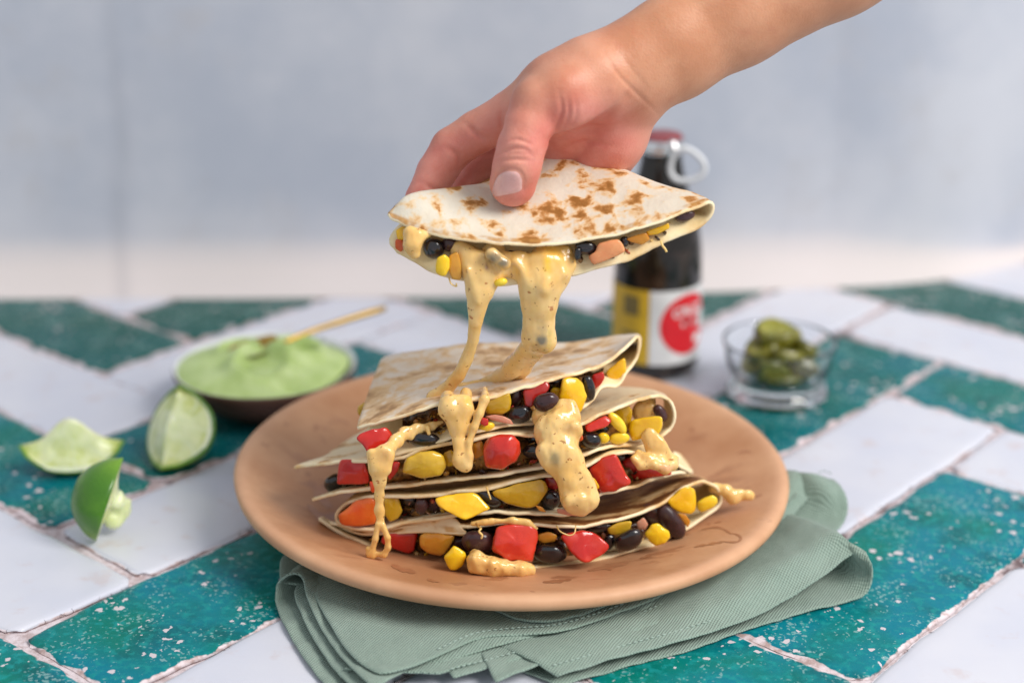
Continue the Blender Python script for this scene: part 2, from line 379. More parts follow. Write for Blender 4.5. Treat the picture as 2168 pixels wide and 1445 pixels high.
M = dict(
    teal=m_tile(True), white=m_tile(False), grout=m_grout(), wall=m_wall(), clay=m_clay(),
    t_held=m_tortilla("toasted_tortilla_spotted", .165, base=(.68, .62, .515), haze=.22, soft=.12),
    t_top=m_tortilla("toasted_tortilla_tan", .165, tone=(.58, .33, .15), base=(.80, .68, .55), scale=85, dashes=False, haze=.5, soft=.2),
    t_mid=m_tortilla("toasted_tortilla_pale", .05, tone=(.40, .17, .045), base=(.82, .68, .46), haze=.3, scale=90),
    t_dark=m_tortilla("toasted_tortilla_browned", .27, tone=(.24, .075, .015), base=(.80, .60, .34), scale=60, stretch=(.35, 1.6, 1), haze=.6),
    dough=m_dough("soft_tortilla_inside", (.88, .73, .45), (.76, .54, .25)),
    rim=m_dough("tortilla_cut_edge", (.90, .77, .52), (.68, .42, .17)),
    fill=m_food("cheesy_bean_filling", (.05, .018, .010), (.50, .24, .06), scale=130, rough=.25, sss=0, bump=.9, bscale=160, lo=.40, hi=.66),
    bean=m_food("black_bean_skin", (.006, .006, .009), (.020, .012, .014), rough=.20, spec=.6, sss=0, bump=.12, bscale=300, coat=.3),
    purple=m_food("purple_bean_skin", (.030, .012, .014), (.075, .030, .032), rough=.27, spec=.5, sss=.05, bump=.12, bscale=300),
    corn=m_food("sweetcorn", (.83, .52, .012), (.90, .66, .06), scale=90, rough=.22, sss=.25, rad=(.004, .003, .0006)),
    red=m_food("red_pepper_skin", (.47, .013, .009), (.62, .040, .016), rough=.20, spec=.5, coat=.3, bump=.35, bscale=110),
    redcut=m_food("red_pepper_flesh", (.56, .05, .018), (.70, .15, .05), rough=.28, bump=.6, bscale=330),
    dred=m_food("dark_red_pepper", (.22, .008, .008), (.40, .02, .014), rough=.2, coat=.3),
    orange=m_food("orange_red_pepper", (.58, .045, .006), (.70, .14, .015), rough=.22, coat=.2, bump=.4, bscale=110),
    yel=m_food("yellow_pepper_skin", (.74, .38, .004), (.86, .53, .010), rough=.18, spec=.5, coat=.35, bump=.35, bscale=110, sss=.2, rad=(.004, .003, .0005)),
    yelcut=m_food("yellow_pepper_flesh", (.62, .38, .015), (.78, .55, .08), rough=.28, bump=.6, bscale=420, sss=.2, rad=(.004, .003, .0005)),
    olive=m_food("stewed_yellow_pepper", (.50, .28, .008), (.68, .44, .04), rough=.18, bump=.7, bscale=190, coat=.3, sss=.25, rad=(.004, .003, .0005)),
    onion=m_food("cooked_onion", (.55, .22, .14), (.66, .34, .22), rough=.22, sss=.3, bump=.2),
    amber=m_food("amber_glazed_pepper", (.55, .22, .02), (.66, .36, .05), rough=.2, sss=.25, bump=.4),
    salmon=m_food("salmon_pink_pepper", (.66, .22, .09), (.74, .33, .14), rough=.25, sss=.3, bump=.15),
    cheese=m_cheese(), skin=m_skin(), cloth=m_cloth(),
    nail=m_food("fingernail", (.72, .39, .36), (.79, .48, .45), scale=30, rough=.2, sss=.2, bump=.03),
    thread=m_plain("pale_thread", (.36, .46, .41), .8),
)
q = N("mashed_filling"); n_ = q.noise(260, 4); q.bump(n_, .5, .0008)
M["bits"] = q.out(q.mix(q.math('MULTIPLY', q.ramp(n_, .5, .75), .4), q.attr("tint", True), (.62, .34, .10)), .18, .5, sss=.1, rad=(.003, .0015, .0006), coat=.3)

# ------------------------------------------------------------------ setting: tiled tabletop (herringbone of 1 x 3 tiles)
ANG = math.radians(49); PV = np.array([math.cos(ANG), math.sin(ANG)]); QV = np.array([math.sin(ANG), -math.cos(ANG)])
PP, QQ, PO, QO = .0707, .0745, -.005, -.026
def pq(i, j): return (PO + PP * i) * PV + (QO + QQ * j) * QV
slab = np.array([[-.75, -.62], [.75, -.62], [.75, .56], [-.75, .56]])
V = [(*p, -.0022) for p in slab] + [(*p, -.03) for p in slab]
table = mesh("tiled_tabletop", V, [(0, 1, 2, 3), (7, 6, 5, 4), (0, 4, 5, 1), (1, 5, 6, 2), (2, 6, 7, 3), (3, 7, 4, 0)], M["grout"], smooth=False, origin=(0, 0, -.03))
put(table, "teal and white glazed tiles in a worn herringbone tabletop", kind="structure")
def tile(p0, p1, q0, q1, teal, seed):
    r = np.random.default_rng(seed)
    g = .0011
    p0 += g; p1 -= g; q0 += g; q1 -= g
    def axis(a, b, n):
        t = np.linspace(0, 1, n); e = np.array([0, .0012, .003, .006, .010]); L = b - a
        return np.unique(np.concatenate([a + e, b - e, a + .012 + (L - .024) * t]))
    A = axis(p0, p1, int((p1 - p0) / .006)); B = axis(q0, q1, int((q1 - q0) / .006))
    X, Yq = np.meshgrid(A, B, indexing='ij')
    de = np.minimum(np.minimum(X - p0, p1 - X), np.minimum(Yq - q0, q1 - Yq))
    PQ = np.stack([X, Yq], -1)
    cp, cq = (p0 + p1) / 2, (q0 + q1) / 2
    corner = np.minimum(np.minimum(X - p0, p1 - X), .012) + np.minimum(np.minimum(Yq - q0, q1 - Yq), .012)
    w = np.exp(-de / .006)
    off = w * (wob(PQ, .004, seed, 2) * .0009 + wob(PQ, .03, seed + 1, 2) * .0022)
    rc = np.clip((.0055 - corner) / .0055, 0, 1) * .0035
    X2 = X + np.sign(cp - X) * (off + rc) * (np.abs(X - cp) > (p1 - p0) / 2 - .012)
    Y2 = Yq + np.sign(cq - Yq) * (off + rc) * (np.abs(Yq - cq) > (q1 - q0) / 2 - .012)
    Z = -.0016 * np.exp(-de / .0011) + wob(PQ, .02, seed + 2, 2) * .00022 - .0002
    Z += (X - cp) * r.normal(0, .003) + (Yq - cq) * r.normal(0, .004)
    n, m = X.shape
    xy = X2[..., None] * PV + Y2[..., None] * QV
    V = np.concatenate([xy, Z[..., None]], -1).reshape(-1, 3)
    F = [(f[0], f[3], f[2], f[1]) for f in grid_faces(m, n)]
    ring = [i * m for i in range(n)] + [(n - 1) * m + j for j in range(1, m)] + [i * m + m - 1 for i in range(n - 2, -1, -1)] + [j for j in range(m - 2, 0, -1)]
    k = len(V); low = V[ring].copy(); low[:, 2] = -.004
    V = np.concatenate([V, low]); R = len(ring)
    F += [(ring[a], k + a, k + (a + 1) % R, ring[(a + 1) % R])[::-1] for a in range(R)]
    edge = np.concatenate([np.exp(-de / (.0052 if teal else .0030)).ravel(), np.ones(R)])
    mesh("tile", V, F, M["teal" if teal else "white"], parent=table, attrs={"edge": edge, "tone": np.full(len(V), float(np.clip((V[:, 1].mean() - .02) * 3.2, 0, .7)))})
for i in range(-8, 11):
    for j in range(-12, 9):
        s = (i + j + 4) % 6; t = (i + j + 7) % 6
        for ok, di, dj, grp in ((s == 0, 3, 1, (i + j + 4) // 6), (t == 0, 1, 3, (i + j + 7) // 6)):
            if not ok: continue
            c = (pq(i, j) + pq(i + di, j + dj)) / 2
            if abs(c[0]) > .62 or c[1] < -.44 or c[1] > .46: continue
            if di == 3: teal = (i % 2 == 1) if grp % 2 == 0 else (i % 2 == 0)
            else: teal = (i % 2 == 0) if grp % 2 == 0 else (i % 2 == 1)
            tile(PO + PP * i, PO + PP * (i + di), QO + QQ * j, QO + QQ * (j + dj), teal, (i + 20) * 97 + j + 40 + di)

# ------------------------------------------------------------------ backdrop wall with a pale coved foot
foot = np.array([at_Z(px, py, .0005)[:2] for px, py in ((-700, 640), (0, 632), (600, 630), (1200, 624), (1700, 611), (1880, 602), (2010, 588), (2120, 566), (2400, 500))])
fp = catmull(foot, 260); nn = len(fp)
tt = np.linspace(0, 1, nn)
cov = np.interp(fp[:, 0], [-.5, .22, .36, .5], [1, 1, .35, .2])
rows = []
prof = [(0, 0, 1), (.004, .002, 1), (.010, .008, 1), (.016, .016, 1), (.021, .026, .75), (.024, .038, .15), (.026, .06, 0), (.027, .1, 0), (.027, .3, 0), (.027, .6, 0), (.027, 1.1, 0)]
V = []; ft = []; stn = []
for b, h, fo in prof:
    hh = h * cov if h <= .06 else .06 * cov + (h - .06)
    p = np.stack([fp[:, 0], fp[:, 1] + b * cov, hh], 1); V.append(p); ft.append(np.full(nn, fo))
V = np.concatenate(V); F = [f[::-1] for f in grid_faces(nn, len(prof))]
# finer in x for the stains
stain = np.exp(-((V[:, 0] + .264 + .004 * np.sin(V[:, 2] * 40)) / .0055) ** 2) * (V[:, 2] < .22) + .6 * np.exp(-((V[:, 0] + .246) / .005) ** 2) * (V[:, 2] > .16)
k = len(V); V = np.concatenate([V, V + np.array([0, .012, 0])])
F += [(a + k, b + k, c + k, d + k)[::-1] for a, b, c, d in F]
wall = mesh("backdrop_wall", V, F, M["wall"], attrs={"foot": np.concatenate([np.concatenate(ft)] * 2), "stain": np.concatenate([stain] * 2)}, origin=(0, .36, 0))
put(wall, "mottled blue grey plaster wall behind the table with a pale foot", kind="structure")

# ------------------------------------------------------------------ clay plate
PC = np.array([0.0, .019, 0.0]); PT = (.018, -.022)      # centre and the slight tilt it has on the napkin
prof = [(0, .0135), (.03, .0133), (.06, .0136), (.075, .0142), (.088, .0165), (.10, .0200), (.112, .0240), (.122, .0275), (.129, .0300), (.1322, .0308), (.1345, .0300), (.1354, .0280), (.1348, .0255), (.132, .0232),
        (.125, .0205), (.115, .0170), (.10, .0125), (.085, .0092), (.078, .0082), (.074, .0078), (.07, .0084), (.03, .0092), (0, .0092)]
pf = np.array(prof); pf = catmull(pf, 90)
V, F = lathe(pf, 160)
th = np.arctan2(V[:, 1], V[:, 0]); rr = np.hypot(V[:, 0], V[:, 1])
V[:, 2] += wob(np.stack([V[:, 0], V[:, 1]], 1), .05, 3, 2) * .0005 * (rr / .13)
V[:, :2] *= (1 + .004 * np.sin(2 * th + 1) + .0025 * np.sin(5 * th))[:, None]
V[:, 2] += (V[:, 1] * PT[0] * .5 + V[:, 0] * PT[1]) * (rr / .135) ** 4
top = np.repeat(np.arange(90) < 44, 160)
plate = mesh("clay_plate", V + PC, F, M["clay"], attrs={"oil": np.clip((.125 - rr) / .03, 0, 1) * top, "rim": np.exp(-((rr - .132) / .004) ** 2)})
put(plate, "wide shallow terracotta plate with oily marks under the quesadilla stack", "plate")

# oily marks left on the plate, thin films lying on its surface
from mathutils.bvhtree import BVHTree
PB = BVHTree.FromPolygons([tuple(v) for v in V + PC], [tuple(f) for f in F])
q = N("oily_film"); n_ = q.noise(200, 4); M["oil"] = q.out(q.mix(q.ramp(n_, .3, .7), (.37, .155, .070), (.43, .195, .095)), .38, .4)
def on_plate(px, py, lift=.00016):
    d = CF + (px - CX) / FPX * CR + (CY - py) / FPX * CU
    h = PB.ray_cast(Vector(CAM), Vector(d / np.linalg.norm(d)))
    return np.array(h[0]) + np.array(h[1]) * (lift if h[1].z > 0 else -lift)
def film(pts, wid, seed):
    c = catmull(np.array(pts, float), 40); t = np.gradient(c, axis=0); t /= np.linalg.norm(t, axis=1)[:, None] + 1e-9
    nrm = np.stack([-t[:, 1], t[:, 0]], 1); k = np.arange(40)
    w = wid * np.sin(np.pi * (k + .6) / 40.2) ** .5 * (1 + .5 * wob(c, 6, seed, 2)); V_ = []
    for s_ in (-1, -.4, .4, 1):
        o = c + nrm * (w * s_ * (1 + .3 * wob(c + 50 * s_, 4, seed + 1, 2)))[:, None] * np.array([1, .6])
        V_.append([on_plate(*p) for p in o])
    mesh("oil_mark", np.array(V_).reshape(-1, 3), grid_faces(40, 4), M["oil"], parent=plate)
film([(1483, 1122), (1500, 1118), (1520, 1116), (1535, 1121), (1546, 1128), (1560, 1131), (1569, 1139), (1562, 1146), (1545, 1147), (1524, 1145)], 3.2, 5)
film([(1496, 1154), (1510, 1150), (1530, 1148)], 4.5, 6); film([(1470, 1158), (1482, 1155), (1496, 1153)], 6, 7); film([(1513, 1107), (1521, 1105), (1528, 1103)], 3, 8); film([(1500, 1108), (1502, 1110)], 3, 9)
film([(1245, 1208), (1275, 1202), (1310, 1195), (1332, 1190)], 8, 10); film([(1355, 1181), (1368, 1178), (1380, 1176)], 3, 11); film([(1590, 1052), (1604, 1050), (1614, 1046)], 5, 12)
film([(830, 1195), (850, 1205), (880, 1212)], 9, 13); film([(905, 1226), (930, 1232)], 6, 14); film([(700, 1075), (680, 1050), (668, 1020)], 14, 15); film([(690, 1110), (668, 1085), (650, 1068)], 9, 16); film([(1150, 1232), (1180, 1230), (1210, 1226)], 6, 17)
film([(1560, 960), (1580, 955), (1592, 958)], 4, 18); film([(1462, 905), (1470, 915)], 4, 19)

# ------------------------------------------------------------------ sheets (tortillas, cloth)
def sheet(name, rows, mats, thick, parent=None, nu=130, nv=22, seed=0, wave=0.0, space=P3, vpow=1.0, edge_px=26, waves=18, rough_edge=0.0):
    R = [catmull(r, nu) for r in rows]; K = len(R)
    R = np.stack(R)                                        # K x nu x 3
    t = np.linspace(0, 1, nv) ** vpow * (K - 1)
    G = np.empty((nv, nu, 3))
    for c in range(3):
        if K == 2: G[:, :, c] = R[0, :, c] + (R[1, :, c] - R[0, :, c]) * t[:, None]
        else:
            q = np.concatenate([[2 * R[0, :, c] - R[1, :, c]], R[:, :, c], [2 * R[-1, :, c] - R[-2, :, c]]])
            s = np.minimum(t.astype(int), K - 2); f = (t - s)[:, None]
            a, b, cc, d = q[s], q[s + 1], q[s + 2], q[s + 3]
            G[:, :, c] = .5 * (2 * b + (cc - a) * f + (2 * a - 5 * b + 4 * cc - d) * f ** 2 + (3 * b - a - 3 * cc + d) * f ** 3)
    if rough_edge:
        L = np.linspace(0, 1, nu)[:, None] * np.array([[140.0]])
        G[0, :, 1] += wob(L, 1.0, seed + 5, 2) * rough_edge
    e0 = np.linalg.norm(G - G[:1], axis=-1)
    W_ = space(G)
    du = np.gradient(W_, axis=1); dv = np.gradient(W_, axis=0)
    nrm = np.cross(du, dv); nrm /= np.linalg.norm(nrm, axis=-1)[..., None] + 1e-12
    if wave: W_ = W_ + nrm * (wob(W_, .011, seed, 3) * wave + wob(W_, .0028, seed + 1, 2) * wave * .45)[..., None]
    h = thick / 2
    A = (W_ + nrm * h).reshape(-1, 3); B = (W_ - nrm * h).reshape(-1, 3); n = nu * nv
    F = grid_faces(nu, nv); Fb = [tuple(x + n for x in f[::-1]) for f in F]
    V = [A, B]; FM = [0] * len(F) + [1] * len(Fb); FF = F + Fb
    ring = list(range(nu)) + [j * nu + nu - 1 for j in range(1, nv)] + [(nv - 1) * nu + i for i in range(nu - 2, -1, -1)] + [j * nu for j in range(nv - 2, 0, -1)]
    mid = W_.reshape(-1, 3)[ring]
    gu = np.concatenate([-dv[0], du[1:, -1], dv[-1, ::-1][1:], -du[::-1, 0][1:-1]]); gu /= np.linalg.norm(gu, axis=1)[:, None] + 1e-12
    mid = mid + gu * h * .8
    k = 2 * n; V.append(mid); m = len(ring)
    for a in range(m):
        b = (a + 1) % m
        FF += [(ring[b], ring[a], k + a, k + b), (k + b, k + a, ring[a] + n, ring[b] + n)]; FM += [2, 2]
    e = np.exp(-e0 / edge_px).reshape(-1)
    return mesh(name, np.concatenate(V), FF, mats, parent=parent, fm=FM, attrs={"edge": np.concatenate([e, e, np.ones(m)])})
def lerp_d(T, px):
    T = np.asarray(T, float); o = np.argsort(T[:, 0]); return np.interp(px, T[o, 0], T[o, 2])
class Ques:
    """one folded wedge; T: top flap front edge from free end to fold, Fo: fold, B: bottom flap front edge from fold to free end"""
    def __init__(s, label, T, Fo, B, backs, mat, seed, gap_back=.55, thick=.0016, wave=.0005, group="stacked quesadilla wedges", botback=None):
        T = np.array(T, float); Fo = np.array(Fo, float); B = np.array(B, float)
        s.T, s.B = T, B
        nT, nF, nB = 70, 16, 70
        top = catmull(T, nT); bot = catmull(B, nB); fo = catmull(np.concatenate([T[-1:], Fo, B[:1]]), nF + 2)[1:-1]
        rows = [np.concatenate([top, fo, bot])]
        gapv = catmull(B[::-1], nT) - top
        for bi, (bk, gf) in enumerate(backs):
            bt = catmull(np.array(bk, float), nT)
            gp = gapv * np.array([0, 1, 0]); gp[:, 1] = np.maximum(gp[:, 1], 14) * gf
            bb = (bt + gp)[::-1]
            if botback is not None and bi == len(backs) - 1: bb = catmull(np.array(botback, float), nB)
            f0, f1 = bt[-1], bb[0]
            tt = np.linspace(0, 1, nF + 2)[1:-1, None]
            outw = (fo - T[-1])[:, :1] * .5
            ff = f0 + (f1 - f0) * tt; ff[:, :1] += np.sin(tt * np.pi) * np.sign(fo[:, 0].mean() - T[-1, 0]) * 5
            rows.append(np.concatenate([bt, ff, bb]))
        loc = P3(rows[0]).mean(0); loc[2] = P3(rows[0])[:, 2].min()
        s.e = empty("quesadilla", loc, label, "quesadilla", group)
        s.o = sheet("tortilla", rows, mat, thick, s.e, nu=190, nv=22, seed=seed, wave=wave, rough_edge=2.2)
        # filling mass set back between the flaps
        n = 150; a = catmull(T, n); b = catmull(B[::-1], n)
        x = np.linspace(max(a[:, 0].min(), b[:, 0].min()) + 62, min(a[:, 0].max(), b[:, 0].max()) - 62, n)
        ay = np.interp(x, *a[np.argsort(a[:, 0])][:, :2].T); by = np.interp(x, *b[np.argsort(b[:, 0])][:, :2].T)
        dd = np.array([lerp_d(T, q) for q in x])
        g = []
        for f, back in ((.0, 150), (.05, 100), (.13, 66), (.22, 54), (.32, 48), (.42, 44), (.5, 42), (.58, 44), (.68, 46), (.78, 50), (.87, 60), (.95, 95), (1, 150)):
            y = ay + (by - ay) * (.06 + .88 * f)
            z = dd + back + wob(np.stack([x, y], 1), 9, seed + 3, 3) * 24
            g.append(np.stack([x, y - (12 if back == 150 else 0), z], 1))
        mesh("filling", P3(np.concatenate(g)), grid_faces(n, len(g)), M["fill"], parent=s.e)
        # mashed bits of pepper, onion and bean bedded in the filling
        r = np.random.default_rng(seed + 9); th = np.linspace(0, 2 * np.pi, 9, endpoint=False); ph = np.linspace(-1.45, 1.45, 6)
        S = np.stack([np.outer(np.cos(ph), np.cos(th)), np.outer(np.cos(ph), np.sin(th)), np.repeat(np.sin(ph)[:, None], 9, 1)], -1).reshape(-1, 3)
        F0 = [f[::-1] for f in grid_faces(9, 6, True)] + [tuple(range(9)), tuple(range(45, 54))[::-1]]
        cols = [(.50, .22, .03), (.62, .36, .06), (.36, .02, .012), (.55, .32, .015), (.025, .012, .012), (.04, .016, .016), (.55, .25, .15), (.72, .46, .16)]
        VV, FF, CC = [], [], []
        for k in range(95):
            i = r.integers(0, n); f = r.uniform(.22, .9); gp = by[i] - ay[i]
            if gp < 16: continue
            sz = np.array([r.uniform(6, 14), r.uniform(4, 9), r.uniform(6, 12)]); sz[1] = min(sz[1], gp * .3)
            R_ = np.linalg.qr(r.normal(size=(3, 3)))[0] * .5 + np.eye(3) * .6
            Q_ = (np.sign(S) * np.abs(S) ** .75 * sz) @ R_ + np.array([x[i], ay[i] + gp * f, dd[i] + r.uniform(24, 44)])
            Q_[:, 1] = np.clip(Q_[:, 1], ay[i] + 7, by[i] - 5)
            FF += [tuple(v + 54 * len(VV) for v in q) for q in F0]; VV.append(Q_); CC.append(np.tile(cols[r.integers(0, 8)], (54, 1)))
        put(mesh("filling_bits", P3(np.concatenate(VV)), FF, M["bits"], parent=s.e, attrs={"tint": np.concatenate(CC)}), kind="stuff")
    def d(s, px): return float(lerp_d(s.T, px))
def lin(pts, d0, d1):
    x0, x1 = pts[0][0], pts[-1][0]
    return [(p[0], p[1], d0 + (d1 - d0) * (p[0] - x0) / (x1 - x0)) if len(p) == 2 else p for p in pts]
def dcurve(pts, xs, ds): return [(p[0], p[1], float(np.interp(p[0], xs, ds))) for p in pts]
TM = lambda k: [M[k], M["dough"], M["rim"]]
# held wedge
HX, HD = [825, 900, 1000, 1120, 1250, 1400, 1510], [40, 5, -15, -20, -14, 6, 36]
QH = Ques("spotted quesadilla wedge lifted by the hand above the stack",
    dcurve([(825, 458), (835, 466), (870, 482), (950, 503), (1040, 515), (1120, 518), (1200, 513), (1300, 497), (1400, 467), (1470, 440), (1500, 427)], HX, HD),
    [(1508, 432, 40), (1509, 445, 42), (1503, 460, 42)],
    dcurve([(1490, 473), (1470, 486), (1435, 498), (1405, 511), (1380, 527), (1340, 546), (1260, 570), (1150, 592), (1050, 600), (940, 583), (880, 556), (843, 532)], HX, [60, 30, 12, 6, 10, 30, 45]),
    [([(828, 450, 55), (870, 418, 60), (960, 448, 48), (1080, 470, 44), (1200, 462, 46), (1320, 440, 56), (1420, 415, 72), (1478, 414, 85)], .75),
     ([(880, 410, 110), (960, 402, 105), (1040, 425, 95), (1085, 432, 92), (1140, 420, 95), (1230, 400, 118), (1320, 378, 135), (1400, 393, 150)], .6),
     ([(1000, 395, 170), (1050, 384, 170), (1090, 388, 172), (1130, 372, 178), (1190, 352, 190), (1240, 350, 200), (1300, 356, 212)], .45),
     ([(1075, 352, 225), (1100, 342, 230), (1125, 334, 236), (1150, 328, 240), (1180, 326, 242), (1210, 332, 240), (1235, 337, 238)], .35)],
    TM("t_held"), 21, group=None)
# stack, top to bottom
X1, D1 = [757, 836, 1000, 1157, 1240, 1330, 1352], [60, 25, 10, 62, 112, 215, 238]
Q1 = Ques("tan topmost quesadilla of the stack, cheese strands landing on it",
    dcurve([(757, 907), (800, 896), (870, 875), (930, 855), (1010, 843), (1060, 834), (1120, 819), (1180, 798), (1240, 786), (1290, 763), (1325, 735), (1346, 713)], X1, D1),
    [(1353, 716, 238), (1354, 735, 238), (1350, 755, 236)],
    dcurve([(1340, 773), (1327, 789), (1309, 815), (1281, 817), (1270, 823), (1259, 840), (1247, 853), (1233, 863), (1180, 883), (1132, 896), (1089, 899), (1052, 905), (1015, 915), (960, 924), (934, 932), (886, 946), (836, 961), (790, 972)], X1, D1),
    [([(780, 838, 240), (850, 818, 240), (950, 796, 240), (1060, 784, 240), (1170, 766, 260), (1270, 742, 290), (1350, 711, 320)], .5),
     ([(806, 770, 420), (813, 758, 425), (842, 751, 430), (897, 742, 440), (971, 732, 450), (1052, 728, 455), (1191, 728, 455), (1265, 718, 445), (1311, 711, 435), (1350, 709, 425)], .3)],
    TM("t_top"), 31)
X2, D2 = [625, 700, 834, 1000, 1233, 1330, 1427], [150, 80, 25, 5, 20, 80, 150]
Q2 = Ques("second quesadilla of the stack with a long pale wing jutting out to the side",
    dcurve([(625, 987), (650, 984), (690, 981), (730, 977), (770, 976), (834, 972), (886, 953), (930, 943), (960, 938), (1000, 931), (1049, 920), (1095, 918), (1141, 919), (1190, 911), (1233, 898), (1274, 877), (1330, 853), (1370, 841), (1395, 836)], X2, D2),
    [(1415, 845, 150), (1425, 862, 152), (1427, 885, 152), (1418, 905, 150)],
    dcurve([(1400, 921), (1375, 931), (1349, 939), (1323, 942), (1290, 945), (1248, 956), (1210, 970), (1158, 987), (1108, 998), (1034, 1011), (960, 1018), (897, 1025), (823, 1031), (768, 1036), (712, 1044), (685, 1052), (662, 1059)], X2, D2),
    [([(627, 985, 158), (690, 966, 250), (708, 953, 320), (760, 921, 400), (830, 890, 440), (960, 870, 440), (1100, 850, 430), (1240, 830, 420), (1309, 823, 400), (1349, 824, 380), (1377, 827, 350), (1404, 836, 290)], .3)],
    TM("t_mid"), 41, botback=[(1400, 880, 290), (1350, 890, 380), (1240, 900, 420), (1100, 930, 420), (960, 960, 400), (860, 985, 350), (790, 1005, 280), (740, 1025, 210), (712, 1040, 180), (664, 1058, 150)])
X3, D3 = [709, 760, 900, 1100, 1250, 1350, 1460], [110, 60, 15, -8, 10, 70, 200]
Q3 = Ques("third quesadilla of the stack, folded at its pepper filled end",
    dcurve([(1462, 1000), (1440, 985), (1400, 969), (1344, 958), (1302, 957), (1274, 968), (1243, 985), (1210, 997), (1178, 1006), (1152, 1008), (1108, 1015), (1034, 1032), (960, 1043), (897, 1049), (830, 1049), (786, 1052), (757, 1058)], X3, D3),
    [(735, 1067, 85), (717, 1080, 105), (711, 1093, 110), (716, 1106, 106)],
    dcurve([(730, 1114), (749, 1118), (768, 1121), (805, 1119), (860, 1107), (916, 1098), (958, 1091), (1000, 1086), (1039, 1083), (1089, 1086), (1163, 1085), (1200, 1087), (1240, 1070), (1275, 1046), (1331, 1033), (1381, 1013), (1420, 1003), (1452, 1001)], X3, D3),
    [([(1465, 996, 260), (1440, 975, 330), (1380, 945, 380), (1300, 930, 400), (1200, 960, 400), (1100, 985, 400), (960, 1010, 400), (860, 1025, 350), (790, 1032, 280), (757, 1042, 170)], .4)],
    TM("t_mid"), 51)
X4, D4 = [676, 760, 900, 1100, 1300, 1400, 1527], [135, 85, 28, -10, 36, 85, 185]
Q4 = Ques("bottom quesadilla of the stack, browned and open on the plate",
    dcurve([(700, 1107), (767, 1122), (826, 1120), (882, 1113), (937, 1108), (974, 1111), (997, 1113), (1071, 1107), (1120, 1109), (1182, 1113), (1237, 1114), (1292, 1104), (1349, 1088), (1405, 1061), (1442, 1036), (1469, 1023), (1488, 1018)], X4, D4),
    [(1508, 1026, 172), (1523, 1042, 180), (1527, 1058, 182), (1518, 1075, 178)],
    dcurve([(1497, 1089), (1460, 1113), (1420, 1135), (1383, 1152), (1338, 1162), (1312, 1169), (1257, 1187), (1220, 1194), (1126, 1202), (1040, 1203), (946, 1197), (895, 1188), (845, 1177), (789, 1157), (750, 1141), (715, 1123), (676, 1097)], X4, D4),
    [([(690, 1097, 300), (760, 1085, 400), (900, 1062, 440), (1100, 1044, 450), (1250, 1028, 450), (1381, 1011, 420), (1440, 1005, 380), (1490, 1013, 300)], .22)],
    TM("t_dark"), 61)
sheet("torn_flap", [[(716, 1114, 140), (767, 1131, 92), (826, 1129, 55), (882, 1125, 28), (937, 1127, 12), (986, 1131, 2)],
                    [(740, 1108, 150), (800, 1114, 90), (860, 1107, 55), (920, 1098, 30), (960, 1098, 20), (984, 1126, 8)]],
      [M["t_mid"], M["t_dark"], M["rim"]], .0018, Q4.e, nu=60, nv=8, seed=66, wave=.0004)
sheet("torn_flap", [[(1455, 1003, 330), (1440, 975, 330), (1425, 958, 330)], [(1462, 1002, 420), (1455, 985, 420), (1437, 962, 420)]],
      [M["t_mid"], M["dough"], M["rim"]], .0018, Q2.e, nu=30, nv=6, seed=67)

